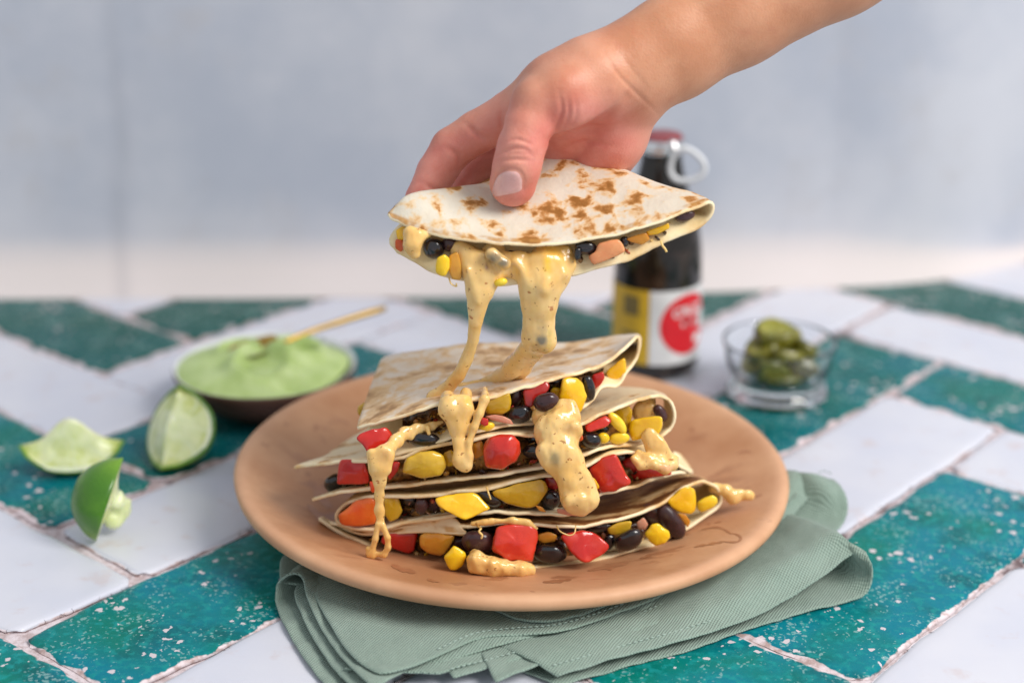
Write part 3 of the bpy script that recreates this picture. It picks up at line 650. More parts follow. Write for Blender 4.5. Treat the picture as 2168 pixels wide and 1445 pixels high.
# ------------------------------------------------------------------ fillings: every piece is a thing
def ell(cx, cy, a, b, rot=0.0, dent=0.0, n=28):
    t = np.linspace(0, 2 * np.pi, n, endpoint=False); r = math.radians(rot)
    x = a * np.cos(t); y = b * np.sin(t) * (1 - dent * .0)
    y = y - dent * b * np.exp(-(x / (a * .45)) ** 2) * (np.sin(t) < 0) * -1 * .9 if dent else y
    return np.stack([cx + x * math.cos(r) - y * math.sin(r), cy + x * math.sin(r) + y * math.cos(r)], 1)
def piece(name, label, cat, out, d, thick, mats, kind='slab', tilt=(0, 0), dome=.25, group=None, seed=None, bend=0.0, crisp=2):
    seed = seed if seed is not None else abs(hash((round(out[0][0]), round(out[0][1])))) % 9999
    o = np.asarray(out, float)
    if len(o) < 16:
        for _ in range(crisp):                              # Chaikin rounding keeps the corners readable
            a = .87 * o + .13 * np.roll(o, -1, 0); b = .13 * o + .87 * np.roll(o, -1, 0)
            o = np.stack([a, b], 1).reshape(-1, 2)
    n = 48
    L = np.concatenate([o, o[:1]]); s = np.concatenate([[0], np.cumsum(np.linalg.norm(np.diff(L, axis=0), axis=1))])
    tt = np.linspace(0, s[-1], n, endpoint=False); o = np.stack([np.interp(tt, s, L[:, k]) for k in (0, 1)], 1)
    c = o.mean(0)
    if kind == 'slab':
        prof = [(.02, 1), (.3, 1), (.6, 1), (.84, .985), (.94, .94), (.985, .82), (1, .60), (1.0, .2), (.99, -.3), (.97, -.75), (.9, -.95), (.6, -1), (.02, -1)]
    else:
        ph = np.linspace(-np.pi / 2 + .03, np.pi / 2 - .03, 17)[::-1]; e = .82
        prof = [(math.cos(p) ** e, math.copysign(abs(math.sin(p)) ** .95, p)) for p in ph]
    V = []; w = np.ptp(o[:, 0]) / 2; hgt = np.ptp(o[:, 1]) / 2
    for r, z in prof:
        p = c + (o - c) * r
        zz = -z * thick / 2
        if kind == 'slab' and z > 0: zz = zz - dome * thick * (1 - r * r) * .5
        dx = (p[:, 0] - c[0]); dy = p[:, 1] - c[1]
        dep = zz + tilt[0] * dx + tilt[1] * dy + bend * ((dx / w) ** 2) * thick
        V.append(np.stack([p[:, 0], p[:, 1], d + thick / 2 + dep], 1))
    V = np.concatenate(V); amp = .075 * min(w, hgt)
    V += np.stack([wob(V, 9, seed, 2), wob(V, 9, seed + 1, 2), wob(V, 9, seed + 2, 2)], 1) * amp * (.8 if kind == 'slab' else .35)
    F = [f[::-1] for f in grid_faces(n, len(prof), True)]
    F += [tuple(range(n)), tuple(range(len(V) - n, len(V)))[::-1]]
    mats = mats if isinstance(mats, (list, tuple)) else [mats]
    fm = None
    if len(mats) > 1:
        fm = np.zeros(len(F), int)
        for j in range(len(prof) - 1):
            if prof[j + 1][1] < .55 and kind == 'slab': fm[j * n:(j + 1) * n] = 1
    o_ = mesh(name, P3(V), F, mats, fm=fm)
    return put(o_, label, cat, group)
BEANS, CORN, REDS, YELS = "black beans in the quesadillas", "corn kernels in the quesadillas", "red pepper pieces in the quesadillas", "yellow pepper pieces in the quesadillas"
def bean(Q, cx, cy, a, b, rot, off, label, m="bean", dent=.12):
    return piece("black_bean", label, "bean", ell(cx, cy, a, b, rot, dent), Q.d(cx) + off, min(a, b) * 1.9, M[m], 'round', group=BEANS)
def corn(Q, out, off, label, thick=22, tilt=(0, 0)):
    o = np.array(out, float); return piece("corn_kernel", label, "corn", o, Q.d(o[:, 0].mean()) + off, thick, M["corn"], 'round' if len(o) > 16 else 'slab', group=CORN, dome=.5, tilt=tilt, crisp=3)
def pep(Q, out, off, label, m, side=None, thick=26, tilt=(0, 0), dome=.25, name=None, bend=0.0, cat="pepper"):
    o = np.array(out, float); red = m in ("red", "dred", "orange")
    nm = name or ("red_pepper_piece" if red else "yellow_pepper_piece")
    return piece(nm, label, cat, o, Q.d(o[:, 0].mean()) + off, thick, [M[m], M[side or m]], 'slab', tilt, dome, group=None if name else (REDS if red else YELS), bend=bend)
# --- topmost wedge
pep(Q1, [(753, 928), (762, 917), (790, 908), (818, 902), (829, 915), (832, 935), (806, 947), (779, 959), (768, 943)], -62, "bright red pepper piece poking out under the near corner of the topmost quesadilla", "red", "orange", 30, (.25, -.3))
bean(Q1, 898, 930, 34, 16, 3, -10, "dark greenish bean lying under cheese shreds inside the topmost quesadilla")
bean(Q1, 936, 905, 30, 22, 10, 45, "purple black bean in shade beside the folded cheese drip, topmost quesadilla", "purple")
pep(Q1, [(1023, 846), (1050, 838), (1078, 831), (1084, 850), (1080, 868), (1063, 877), (1030, 876), (1021, 864)], 0, "olive yellow stewed pepper piece right of the thin cheese strand, topmost quesadilla", "olive", None, 30)
pep(Q1, [(1025, 881), (1049, 877), (1068, 881), (1082, 888), (1089, 899), (1066, 895), (1041, 889)], -14, "pinkish onion strip below the olive yellow pepper in the topmost quesadilla", "onion", None, 12, name="onion_strip", cat="onion")
pep(Q1, [(1017, 882), (1034, 886), (1034, 899), (1026, 902), (1016, 897)], -20, "tiny red pepper chip resting on a corn kernel beside the thin cheese strand", "red", "redcut", 12)
corn(Q1, ell(1030, 903, 18, 10, -14), -8, "corn kernel under the tiny red pepper chip in the topmost quesadilla")
bean(Q1, 1101, 876, 27, 20, -10, -22, "shiny black bean beside the purple bean that sits on the long cheese drip")
bean(Q1, 1157, 851, 28, 22, -8, -62, "plump purple bean perched on top of the longest cheese drip", "purple")
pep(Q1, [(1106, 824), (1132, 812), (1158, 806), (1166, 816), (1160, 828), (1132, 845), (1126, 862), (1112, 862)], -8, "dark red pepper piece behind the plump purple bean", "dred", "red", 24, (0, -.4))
bean(Q1, 1092, 840, 13, 20, 10, 16, "dark bean wedged between olive yellow pepper and dark red pepper, topmost quesadilla", "purple")
bean(Q1, 1178, 810, 20, 12, 0, 12, "shaded black bean behind the upright yellow pepper, topmost quesadilla")
corn(Q1, ell(1177, 829, 12, 10, 0), 6, "orange tinged corn kernel tucked left of the upright yellow pepper")
pep(Q1, [(1191, 801), (1204, 796), (1222, 798), (1234, 809), (1238, 826), (1244, 838), (1229, 874), (1213, 873), (1184, 848), (1187, 820)], -34, "upright glossy yellow pepper piece just above the longest cheese drip", "yel", "yel", 34, (.35, -.15), dome=.5)
bean(Q1, 1246, 820, 14, 29, -12, -16, "tall black bean standing right of the upright yellow pepper")
pep(Q1, [(1254, 793), (1277, 786), (1280, 799), (1272, 814), (1259, 824), (1252, 812)], 4, "small red pepper piece deep inside the topmost quesadilla near its fold", "red", "redcut", 18)
pep(Q1, [(1281, 787), (1310, 764), (1324, 757), (1326, 786), (1315, 806), (1290, 810)], 20, "orange yellow pepper piece in the fold of the topmost quesadilla", "yel", "amber", 24)
piece("yellow_pepper_piece", "blurred yellow pepper bit behind the near corner of the topmost quesadilla", "pepper", [(757, 860), (772, 850), (790, 855), (790, 885), (768, 885), (757, 876)], 190, 20, M["olive"], 'round', group=YELS)
# --- second wedge, right half
pep(Q2, [(1298, 872), (1330, 855), (1340, 868), (1334, 908), (1318, 912), (1303, 890)], 26, "pale olive pepper piece behind the slanting corn kernel", "olive", None, 20)
corn(Q2, ell(1307, 894, 28, 12, 50), -18, "long corn kernel slanting down from the red pepper, second quesadilla")
corn(Q2, ell(1311, 927, 22, 13, -4), -16, "wide corn kernel lying on the lower flap beside the wet yellow pepper")
corn(Q2, ell(1277, 927, 14, 12, 4), -12, "small corn kernel between a black bean and the wide kernel, second quesadilla")
pep(Q2, [(1237, 899), (1262, 887), (1283, 878), (1295, 890), (1285, 902), (1251, 915), (1241, 913)], -14, "red pepper piece with a flat top between cheese drip and corn, second quesadilla", "red", "redcut", 24, (0, -.5))
bean(Q2, 1251, 931, 22, 17, 6, -14, "black bean next to the small corn kernel in the second quesadilla")
bean(Q2, 1275, 909, 15, 9, -10, 16, "half hidden black bean under the flat topped red pepper")
pep(Q2, [(1216, 906), (1230, 904), (1235, 931), (1220, 936)], -4, "ragged orange red pepper scrap peeping out beside the longest cheese drip", "orange", "orange", 14)
pep(Q2, [(1334, 890), (1360, 883), (1401, 880), (1403, 898), (1397, 917), (1365, 926), (1338, 934), (1331, 912)], -34, "wet shiny yellow pepper square at the fold of the second quesadilla", "yel", "amber", 26, (-.25, -.1))
bean(Q2, 1398, 873, 12, 21, -35, 16, "broken purple bean in the fold of the second quesadilla", "purple")
# --- second wedge, left half
pep(Q2, [(720, 971), (745, 972), (772, 974), (781, 1000), (783, 1017), (779, 1024), (745, 1024), (712, 1025), (713, 1005)], 0, "squarish red pepper piece under the long pale tortilla wing", "red", "redcut", 28, dome=.15)
bean(Q2, 708, 1022, 23, 20, -30, 55, "black bean at the outer end of the second quesadilla by the squarish red pepper")
pep(Q2, [(833, 976), (848, 977), (842, 998), (826, 1017), (818, 1000)], -2, "narrow red pepper piece right of the thin knotted cheese strand", "red", "redcut", 16)
pep(Q2, [(781, 1018), (796, 1020), (798, 1043), (785, 1042)], -18, "orange red pepper tip hanging over the lower flap by the knotted cheese strand", "orange", "orange", 14)
pep(Q2, [(860, 969), (888, 956), (916, 954), (938, 963), (947, 985), (934, 1006), (910, 1009), (893, 1012), (866, 1003), (850, 1000), (855, 984)], -26, "big domed yellow pepper piece with pale membrane, second quesadilla", "olive", "yelcut", 36, dome=.6)
pep(Q2, [(936, 960), (955, 950), (966, 962), (962, 985), (945, 988)], 8, "yellow pepper piece half hidden behind the folded cheese drip", "olive", None, 20)
pep(Q2, [(997, 940), (1022, 930), (1026, 962), (1004, 971)], 10, "amber pepper piece between folded cheese drip and round red pepper", "amber", None, 20)
pep(Q2, [(1023, 945), (1034, 926), (1056, 920), (1085, 921), (1100, 936), (1102, 955), (1093, 978), (1065, 993), (1030, 990), (1025, 970)], -36, "round glossy red pepper piece bulging like a cherry tomato", "red", "redcut", 40, dome=.9)
bean(Q2, 1131, 954, 25, 16, -4, 8, "black bean on the lower flap beside the round red pepper")
bean(Q2, 1136, 931, 22, 14, 8, 26, "black bean in deep shade above another, left of the longest cheese drip")
# --- third wedge
pep(Q3, [(716, 1090), (731, 1080), (753, 1058), (775, 1054), (793, 1054), (798, 1083), (797, 1110), (760, 1116), (721, 1110)], -12, "orange red pepper piece filling the fold of the third quesadilla", "orange", "red", 30)
pep(Q3, [(812, 1052), (842, 1051), (853, 1080), (842, 1098), (825, 1104), (814, 1086)], 4, "dull yellow pepper piece behind the knotted cheese strand, third quesadilla", "olive", None, 22)
bean(Q3, 892, 1070, 14, 19, 8, 4, "small purple bean standing on the lower flap of the third quesadilla", "purple")
bean(Q3, 868, 1060, 20, 11, 0, 26, "shaded black bean behind the small standing purple bean")
bean(Q3, 918, 1066, 17, 16, 20, 22, "dark bean tucked behind the diamond shaped yellow pepper", "purple")
pep(Q3, [(920, 1055), (933, 1050), (968, 1044), (1000, 1041), (1012, 1048), (1026, 1062), (1039, 1077), (1010, 1090), (982, 1101), (950, 1086), (930, 1074)], -44, "diamond shaped bright yellow pepper piece sticking out of the third quesadilla", "yel", "yelcut", 24, (.1, -.5), dome=.1)
bean(Q3, 1036, 1055, 29, 15, 25, -8, "black bean leaning right of the diamond shaped yellow pepper")
pep(Q3, [(1037, 1039), (1078, 1029), (1120, 1018), (1146, 1012), (1157, 1021), (1160, 1037), (1148, 1055), (1130, 1074), (1100, 1073), (1070, 1063), (1050, 1052)], -6, "large translucent olive yellow pepper piece in the middle of the third quesadilla", "olive", "yelcut", 28)
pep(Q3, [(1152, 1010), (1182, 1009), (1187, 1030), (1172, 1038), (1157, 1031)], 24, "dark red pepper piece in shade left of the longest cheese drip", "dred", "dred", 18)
bean(Q3, 1166, 1056, 22, 21, 0, 2, "split black bean with a pale speck under the longest cheese drip")
pep(Q3, [(1178, 1075), (1215, 1081), (1243, 1084), (1240, 1092), (1205, 1091), (1180, 1086)], -22, "brownish onion sliver under the end of the longest cheese drip", "onion", None, 10, name="onion_strip", cat="onion")
pep(Q3, [(1133, 1069), (1148, 1072), (1157, 1084), (1142, 1081)], -18, "tiny amber scrap beside the split black bean", "amber", None, 8)
pep(Q3, [(1301, 957), (1312, 979), (1325, 1000), (1335, 1017), (1332, 1027), (1305, 1036), (1270, 1045), (1257, 1018), (1244, 992), (1272, 972)], -24, "tall red pepper piece beside the longest cheese drip, third quesadilla", "red", "redcut", 28, (-.15, -.1))
pep(Q3, [(1241, 1004), (1258, 1012), (1269, 1030), (1262, 1038), (1249, 1021)], -26, "thin yellow pepper sliver between the longest cheese drip and the tall red pepper", "yel", None, 12)
pep(Q3, [(1314, 976), (1345, 962), (1372, 984), (1420, 995), (1424, 1004), (1390, 1009), (1345, 1016), (1335, 1004)], 10, "long red pepper piece under the curled cheese ribbon", "red", "dred", 24)
bean(Q3, 1310, 968, 14, 10, 0, 30, "shaded black bean between two red pepper pieces, third quesadilla")
# --- bottom wedge
pep(Q4, [(812, 1130), (850, 1128), (886, 1127), (880, 1150), (876, 1166), (864, 1172), (826, 1159), (806, 1148)], -4, "dark red pepper piece under the torn browned flap", "red", "dred", 24)
pep(Q4, [(887, 1135), (900, 1127), (930, 1128), (964, 1133), (955, 1153), (938, 1175), (906, 1172), (888, 1157)], -16, "wrinkled amber yellow pepper piece under the tip of the torn flap", "amber", "olive", 28, dome=.5)
bean(Q4, 971, 1152, 18, 17, 0, 8, "shaded purple bean behind the wrinkled amber pepper", "purple")
bean(Q4, 1012, 1146, 35, 26, 4, -42, "large purplish black bean with a cheese thread, left of the big red pepper square", "purple")
corn(Q4, [(960, 1155), (972, 1160), (983, 1168), (987, 1178), (979, 1197), (967, 1206), (953, 1206), (945, 1194), (938, 1179)], -66, "pale corn kernel at the plate side next to the front cheese blob", 24)
pep(Q4, [(1054, 1112), (1085, 1109), (1118, 1108), (1137, 1121), (1138, 1136), (1127, 1192), (1103, 1187), (1076, 1185), (1041, 1166), (1047, 1135)], -40, "big red pepper square at the front of the bottom quesadilla", "red", "redcut", 32, (.1, -.2))
bean(Q4, 1163, 1171, 38, 21, 3, -24, "long black bean with cheese smears between two red peppers on the bottom wedge")
pep(Q4, [(1186, 1133), (1212, 1126), (1238, 1121), (1260, 1127), (1289, 1153), (1285, 1167), (1241, 1193), (1219, 1178), (1203, 1160)], -46, "red pepper piece with a ragged cut end lying on the bottom wedge", "red", "redcut", 24, (.1, -.45), dome=.1)
bean(Q4, 1194, 1123, 24, 9, 4, 10, "thin dark bean half hidden above the ragged red pepper", "purple")
pep(Q4, [(1138, 1130), (1160, 1124), (1180, 1132), (1176, 1146), (1150, 1150), (1138, 1143)], 2, "translucent amber onion piece above the long smeared black bean", "amber", None, 16, name="onion_piece", cat="onion")
bean(Q4, 1331, 1142, 33, 22, -30, -42, "glossy jet black bean next to the corn kernel on the bottom wedge")
corn(Q4, [(1379, 1110), (1393, 1107), (1416, 1124), (1418, 1138), (1408, 1149), (1388, 1156), (1374, 1145), (1364, 1130)], -58, "angular corn kernel between jet black and big purple beans", 26)
bean(Q4, 1421, 1103, 42, 24, 55, -24, "biggest purple bean leaning out near the fold of the bottom quesadilla", "purple")
bean(Q4, 1384, 1087, 30, 22, 20, 16, "dark purple bean behind the biggest purple bean", "purple")
pep(Q4, [(1347, 1106), (1362, 1094), (1373, 1110), (1366, 1121), (1350, 1119)], -6, "pinkish onion cube near the angular corn kernel", "onion", None, 16, name="onion_piece", cat="onion")
pep(Q4, [(1285, 1118), (1310, 1104), (1338, 1102), (1334, 1122), (1308, 1132), (1290, 1130)], 0, "glassy olive pepper pulp above the jet black bean", "olive", None, 16)
bean(Q4, 1290, 1146, 12, 18, 20, 4, "small dark bean between ragged red pepper and jet black bean")
bean(Q4, 1270, 1117, 27, 10, -8, 12, "shaded black bean under the browned edge above the ragged red pepper")
pep(Q4, [(1411, 1060), (1440, 1035), (1458, 1029), (1470, 1034), (1473, 1056), (1472, 1079), (1463, 1088), (1436, 1083), (1420, 1074)], -24, "yellow pepper piece with spongy cut side in the fold of the bottom quesadilla", "yel", "yelcut", 26, (.3, 0))
corn(Q4, [(1474, 1062), (1490, 1054), (1508, 1047), (1518, 1053), (1519, 1064), (1511, 1074), (1487, 1085), (1476, 1078)], -16, "corn kernel deep in the fold of the bottom quesadilla", 22)
pep(Q4, [(1434, 1085), (1452, 1088), (1462, 1104), (1456, 1117), (1446, 1105)], -26, "orange cheesy scrap hanging below the spongy cut pepper", "amber", None, 8)
# --- held wedge
pep(QH, [(838, 488), (852, 479), (868, 484), (866, 498), (856, 508), (841, 507)], 6, "yellow pepper bit at the left tip of the lifted wedge", "yel", "amber", 16)
pep(QH, [(837, 507), (851, 504), (858, 520), (849, 534), (837, 526)], 6, "orange red pepper bit below the yellow one at the tip of the lifted wedge", "orange", "red", 14)
bean(QH, 918, 525, 23, 23, 0, -2, "large black bean in the lifted wedge just above its corn kernel")
bean(QH, 951, 516, 16, 17, 0, 16, "dark purple bean partly behind the stretched cheese, lifted wedge", "purple")
corn(QH, [(926, 546), (940, 537), (952, 547), (952, 570), (944, 584), (935, 585), (922, 576), (922, 560)], -16, "bright corn kernel hanging at the lower edge of the lifted wedge", 20)
pep(QH, [(950, 540), (969, 532), (978, 565), (976, 592), (958, 592), (951, 578)], 2, "brown orange pepper shred between the corn kernel and the stretched cheese", "amber", None, 14)
corn(QH, ell(1060, 597, 15, 9, -12), -4, "corn kernel glimpsed in the arch between the two cheese strands")
bean(QH, 1240, 524, 24, 16, 5, 6, "black bean right of the stretched cheese in the lifted wedge")
bean(QH, 1223, 537, 8, 15, 8, 0, "small black bean touching the edge of the stretched cheese")
pep(QH, [(1268, 516), (1290, 510), (1309, 506), (1318, 518), (1324, 530), (1306, 542), (1280, 552), (1260, 560), (1252, 554), (1246, 541), (1262, 532)], 0, "salmon pink pepper piece on the lower flap of the lifted wedge", "salmon", "salmon", 22, name="pink_pepper_piece")
bean(QH, 1322, 511, 10, 12, 0, 22, "shaded bean between salmon pink pepper and amber shreds, lifted wedge")
pep(QH, [(1325, 506), (1350, 497), (1368, 493), (1377, 507), (1360, 518), (1336, 513)], 14, "ragged amber pepper shreds near the fold of the lifted wedge", "amber", None, 14)
pep(QH, [(1367, 490), (1400, 479), (1416, 471), (1418, 483), (1392, 496), (1371, 499)], 16, "yellow pepper strip close to the fold of the lifted wedge", "yel", "amber", 16)
bean(QH, 1450, 457, 22, 12, -16, 10, "purple black bean alone in the fold of the lifted wedge", "purple")

# ------------------------------------------------------------------ melted cheese
def cheese(label, B, h=3.0, tints=(), rough=1.0, it=1, name="melted_cheese", ys=.6):
    V, F = B.build(h); V = relax(V, F, it)
    Nn = vnormals(V, F)
    V = V + Nn * (wob(V * np.array([1, ys, 1]), 14, 78, 2) * rough * 2.4 + wob(V * np.array([1, ys, 1]), 5.5, 77, 2) * rough * .8)[:, None]
    tint = np.zeros((len(V), 3)); ta = np.zeros(len(V))
    for x, y, rx, ry, c, s in tints:
        g = np.clip(np.exp(-((V[:, 0] - x) / rx) ** 2 - ((V[:, 1] - y) / ry) ** 2) * (1 + .6 * wob(V, 6, int(x), 2)), 0, 1) * s
        tint = np.where((g > ta)[:, None], np.array(c), tint); ta = np.maximum(ta, g)
    o = mesh(name, P3(V), F, M["cheese"], attrs={"tint": tint, "tinta": ta})
    return put(o, label, "cheese")
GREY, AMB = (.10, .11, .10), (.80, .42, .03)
B = Blob()
B.chain([(975, 530, 20, 20), (1008, 560, 8, 34), (1020, 590, 0, 37), (1016, 615, -4, 31), (1011, 645, 2, 22.5), (1007, 680, 10, 16), (1002, 720, 26, 13), (990, 758, 46, 13.5), (972, 792, 64, 14.5), (944, 825, 88, 16), (917, 841, 98, 14)], 1.7, 3)
B.chain([(1045, 540, 20, 28), (1060, 562, 8, 24), (1030, 590, -2, 26)], 2.2, 10)
B.chain([(1060, 556, 8, 26), (1100, 562, 6, 30), (1128, 590, -2, 30)], 2.4, 12)
B.chain([(1160, 560, 18, 46), (1152, 580, 6, 52), (1143, 605, -4, 46), (1142, 640, 0, 38), (1140, 680, 10, 33), (1137, 712, 22, 33), (1128, 735, 38, 25)], 2.0, 8)
B.chain([(1197, 535, 18, 16), (1204, 560, 6, 13), (1196, 582, 0, 10)], 1.8, 12)
B.chain([(1118, 738, 46, 20), (1088, 776, 100, 19), (1062, 798, 140, 18), (1038, 808, 158, 13), (1005, 816, 150, 9), (975, 818, 135, 8)], 1.2, 12)
B.chain([(1138, 745, 40, 12), (1112, 782, 105, 12), (1092, 806, 150, 11)], 1.2, 8)
B.chain([(1142, 712, 16, 33), (1150, 722, 16, 26)], 1.3, 14)
B.chain([(1162, 706, 16, 12), (1168, 726, 18, 7)], 1, 8)
B.chain([(1042, 538, -22, 15), (1066, 558, -22, 15)], 1, 14)
B.chain([(1092, 552, -6, 6), (1122, 600, -20, 8)], 1, 18)
B.chain([(990, 570, -18, 5), (1012, 640, -16, 5)], 1, 16)
B.chain([(1138, 575, -14, 6), (1152, 612, -24, 8), (1192, 580, -14, 6)], 1, 16)
cheese("stretched cheese pulling in two strands from the lifted wedge down to the stack", B, 2.8,
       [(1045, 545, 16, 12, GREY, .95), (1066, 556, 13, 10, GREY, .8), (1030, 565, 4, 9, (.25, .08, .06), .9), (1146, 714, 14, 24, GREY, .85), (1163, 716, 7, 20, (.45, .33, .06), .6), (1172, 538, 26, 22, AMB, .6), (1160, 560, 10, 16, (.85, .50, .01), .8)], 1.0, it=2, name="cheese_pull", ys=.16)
B = Blob()
B.chain([(948, 840, 42, 15), (953, 868, -2, 21), (964, 902, -4, 16), (971, 936, -10, 11), (974, 975, -14, 15), (985, 988, -18, 13)], 1.3, 14)
B.chain([(953, 856, 6, 22), (980, 852, 6, 18)], 1.6, 10)
B.chain([(988, 832, 48, 12), (985, 866, -4, 16), (974, 905, -8, 17)], 1.2, 12)
B.chain([(1026, 818, 66, 6), (1026, 845, -2, 10), (1015, 876, -10, 9), (1003, 905, -12, 8), (993, 935, -14, 7), (992, 965, -16, 8), (991, 985, -18, 9)], 1.0, 7)
cheese("pale cheese drip folded double over the edge of the topmost quesadilla", B, 2.4, [(990, 850, 8, 14, (.83, .50, .10), .6)], 1.1)
B = Blob()
B.chain([(936, 893, 40, 5), (912, 902, 30, 8), (882, 909, 24, 10), (856, 916, 14, 11), (838, 934, -8, 12), (812, 965, -46, 19), (803, 990, -48, 19), (804, 1018, -42, 13), (803, 1048, -34, 9), (803, 1080, -32, 8), (806, 1112, -34, 7.5)], 1.6, 12)
B.chain([(880, 910, 20, 8), (870, 926, 14, 5)], 1, 6); B.chain([(905, 905, 22, 7), (908, 918, 16, 4)], 1, 6); B.chain([(786, 960, -48, 10), (790, 995, -48, 9)], 1, 10); B.chain([(824, 960, -46, 8), (822, 995, -46, 8)], 1, 10)
B.chain([(800, 1110, -34, 7), (795, 1140, -30, 7), (788, 1166, -22, 7.5), (782, 1172, -20, 9)], 1, 5)
B.chain([(810, 1112, -34, 7), (820, 1138, -36, 6.5), (821, 1158, -32, 6), (813, 1173, -26, 6), (797, 1172, -22, 6)], 1, 4)
B.chain([(780, 1161, -20, 7), (790, 1176, -22, 7)], 1, 4)
cheese("thin knotted cheese strand hanging from the topmost red pepper down to the plate", B, 2.2, [(812, 966, 12, 16, (.50, .25, .08), .6)], .9)
B = Blob()
B.chain([(1152, 884, 30, 26), (1190, 876, 24, 30), (1180, 915, -2, 44), (1184, 948, -20, 38), (1196, 978, -34, 40), (1212, 1008, -40, 34), (1221, 1030, -42, 36), (1230, 1054, -42, 38)], 1.9, 12)
B.chain([(1210, 858, 20, 12), (1216, 880, 10, 14)], 1, 10); B.chain([(1150, 955, -30, 14), (1165, 975, -30, 16)], 1, 14)
B.chain([(1215, 905, -20, 16), (1222, 915, -18, 12)], 1, 12); B.chain([(1208, 1060, -58, 14), (1248, 1056, -56, 14)], 1, 16)
cheese("longest and widest cheese drip running down the middle of the stack", B, 2.8, [(1176, 970, 14, 16, (.22, .22, .15), .55), (1200, 905, 16, 10, (.62, .30, .08), .5)], 1.8)
B = Blob()
B.chain([(1372, 850, 180, 14), (1358, 872, 170, 16), (1375, 868, 165, 16)], 1.3, 14)
B.chain([(1375, 925, 70, 18), (1390, 945, 62, 20), (1412, 968, 70, 16)], 1.6, 16)
B.chain([(1342, 970, 48, 9), (1356, 986, 42, 9.5), (1384, 984, 38, 9), (1406, 992, 44, 10), (1426, 984, 60, 9), (1431, 970, 76, 8)], 1, 8)
B.chain([(1352, 958, 56, 8), (1372, 972, 48, 10), (1400, 976, 52, 12)], 1.2, 10)
cheese("curled cheese ribbon dropping from the fold of the second quesadilla", B, 2.3, [(1412, 990, 16, 8, (.72, .36, .24), .5)], 1.1)
B = Blob()
B.chain([(1002, 1172, -38, 12), (1012, 1188, -60, 20), (1040, 1198, -62, 20), (1072, 1203, -58, 18), (1100, 1206, -56, 18), (1120, 1205, -50, 13)], 1.0, 12)
B.chain([(1000, 1205, -66, 9), (1040, 1213, -70, 8)], 1, 10)
cheese("lumpy cheese blob spilled on the plate in front of the stack", B, 2.3, [(1010, 1180, 14, 8, (.60, .33, .08), .5)], 2.4)
B = Blob()
B.chain([(1512, 1032, 190, 12), (1534, 1040, 190, 14), (1550, 1052, 185, 13), (1568, 1046, 190, 9), (1584, 1048, 190, 10), (1590, 1050, 190, 8)], 1, 8)
cheese("short cheese tail lying on the plate beyond the fold of the bottom quesadilla", B, 2.3, (), 1.5)
B = Blob()
B.chain([(905, 496, 12, 9), (884, 500, 4, 15), (868, 495, 4, 15), (872, 518, 0, 19), (878, 536, 2, 13)], 1.3, 10)
cheese("cheese flap curling out at the left tip of the lifted wedge", B, 2.2, (), 1.2)
B = Blob()
B.chain([(1000, 1108, -22, 6), (1040, 1103, -26, 5), (1085, 1102, -28, 6), (1118, 1107, -28, 7), (1135, 1118, -26, 5)], 1, 6)
cheese("thin cheese smear along the browned edge above the big red pepper square", B, 2.0, (), 1.2)
V, F = tube(P3(catmull([(950, 586, 4), (955, 600, 0), (966, 606, -2), (966, 600, -4)], 24)), .00035, 8)
put(mesh("cheese_thread", V, F, M["cheese"], attrs={"tint": np.zeros((len(V), 3)), "tinta": np.zeros(len(V))}), "hair thin cheese thread below the corn kernel of the lifted wedge", "cheese")
V, F = tube(P3(catmull([(1399, 510, 10), (1403, 520, 6), (1409, 528, 4), (1411, 533, 4)], 20)), .0005, 8)
put(mesh("cheese_thread", V, F, M["cheese"], attrs={"tint": np.zeros((len(V), 3)), "tinta": np.zeros(len(V))}), "short cheese thread under the fold side of the lifted wedge", "cheese")

for lbl, pts, r in (("pale cheese thread curled on the large purplish black bean of the bottom wedge", [(1010, 1112, -20), (1018, 1118, -52), (1014, 1124, -60), (1021, 1132, -60), (1019, 1139, -58)], .0005),
                    ("fine cheese thread looping below the browned edge of the bottom quesadilla", [(1178, 1112, -20), (1186, 1124, -34), (1204, 1132, -36), (1216, 1128, -34), (1219, 1112, -22)], .0003),
                    ("cheese thread hanging over the bean right of the diamond shaped yellow pepper", [(1030, 1030, -10), (1034, 1042, -30), (1039, 1056, -28)], .0004),
                    ("whisker of cheese below the bean lump in the wide cheese strand", [(1160, 730, 20), (1163, 738, 18), (1162, 744, 18)], .0003)):
    V, F = tube(P3(catmull(pts, 24)), r, 8)
    put(mesh("cheese_thread", V, F, M["cheese"], attrs={"tint": np.zeros((len(V), 3)), "tinta": np.zeros(len(V))}), lbl, "cheese")

# ------------------------------------------------------------------ hand and forearm: one continuous surface
H = Blob()
H.chain([(2110, -300, 330, 160), (1760, -95, 270, 131), (1555, 24, 230, 115), (1420, 104, 195, 107), (1335, 150, 172, 100)], 1.15, 30)
H.chain([(1335, 150, 172, 100), (1250, 170, 150, 88), (1180, 196, 140, 78)], 1.1, 34)                    # heel of the hand
H.chain([(1262, 175, 120, 76), (1195, 205, 92, 70), (1142, 222, 82, 60)], 1.0, 30)                      # thenar
H.chain([(1142, 222, 82, 58), (1117, 272, 62, 51), (1104, 312, 50, 49), (1095, 350, 50, 49), (1086, 388, 66, 50)], 1.0, 14)   # thumb
H.chain([(1180, 196, 150, 78), (1085, 243, 200, 54)], 1.0, 34)                                          # to index knuckle
H.chain([(1085, 243, 200, 52), (1010, 280, 222, 46), (957, 314, 232, 45), (924, 365, 226, 42), (896, 422, 205, 38), (888, 450, 190, 32)], 1.0, 6)
H.chain([(1115, 292, 290, 44), (1045, 332, 322, 42), (1004, 374, 322, 40), (966, 440, 285, 36)], 1.0, 4)  # middle finger
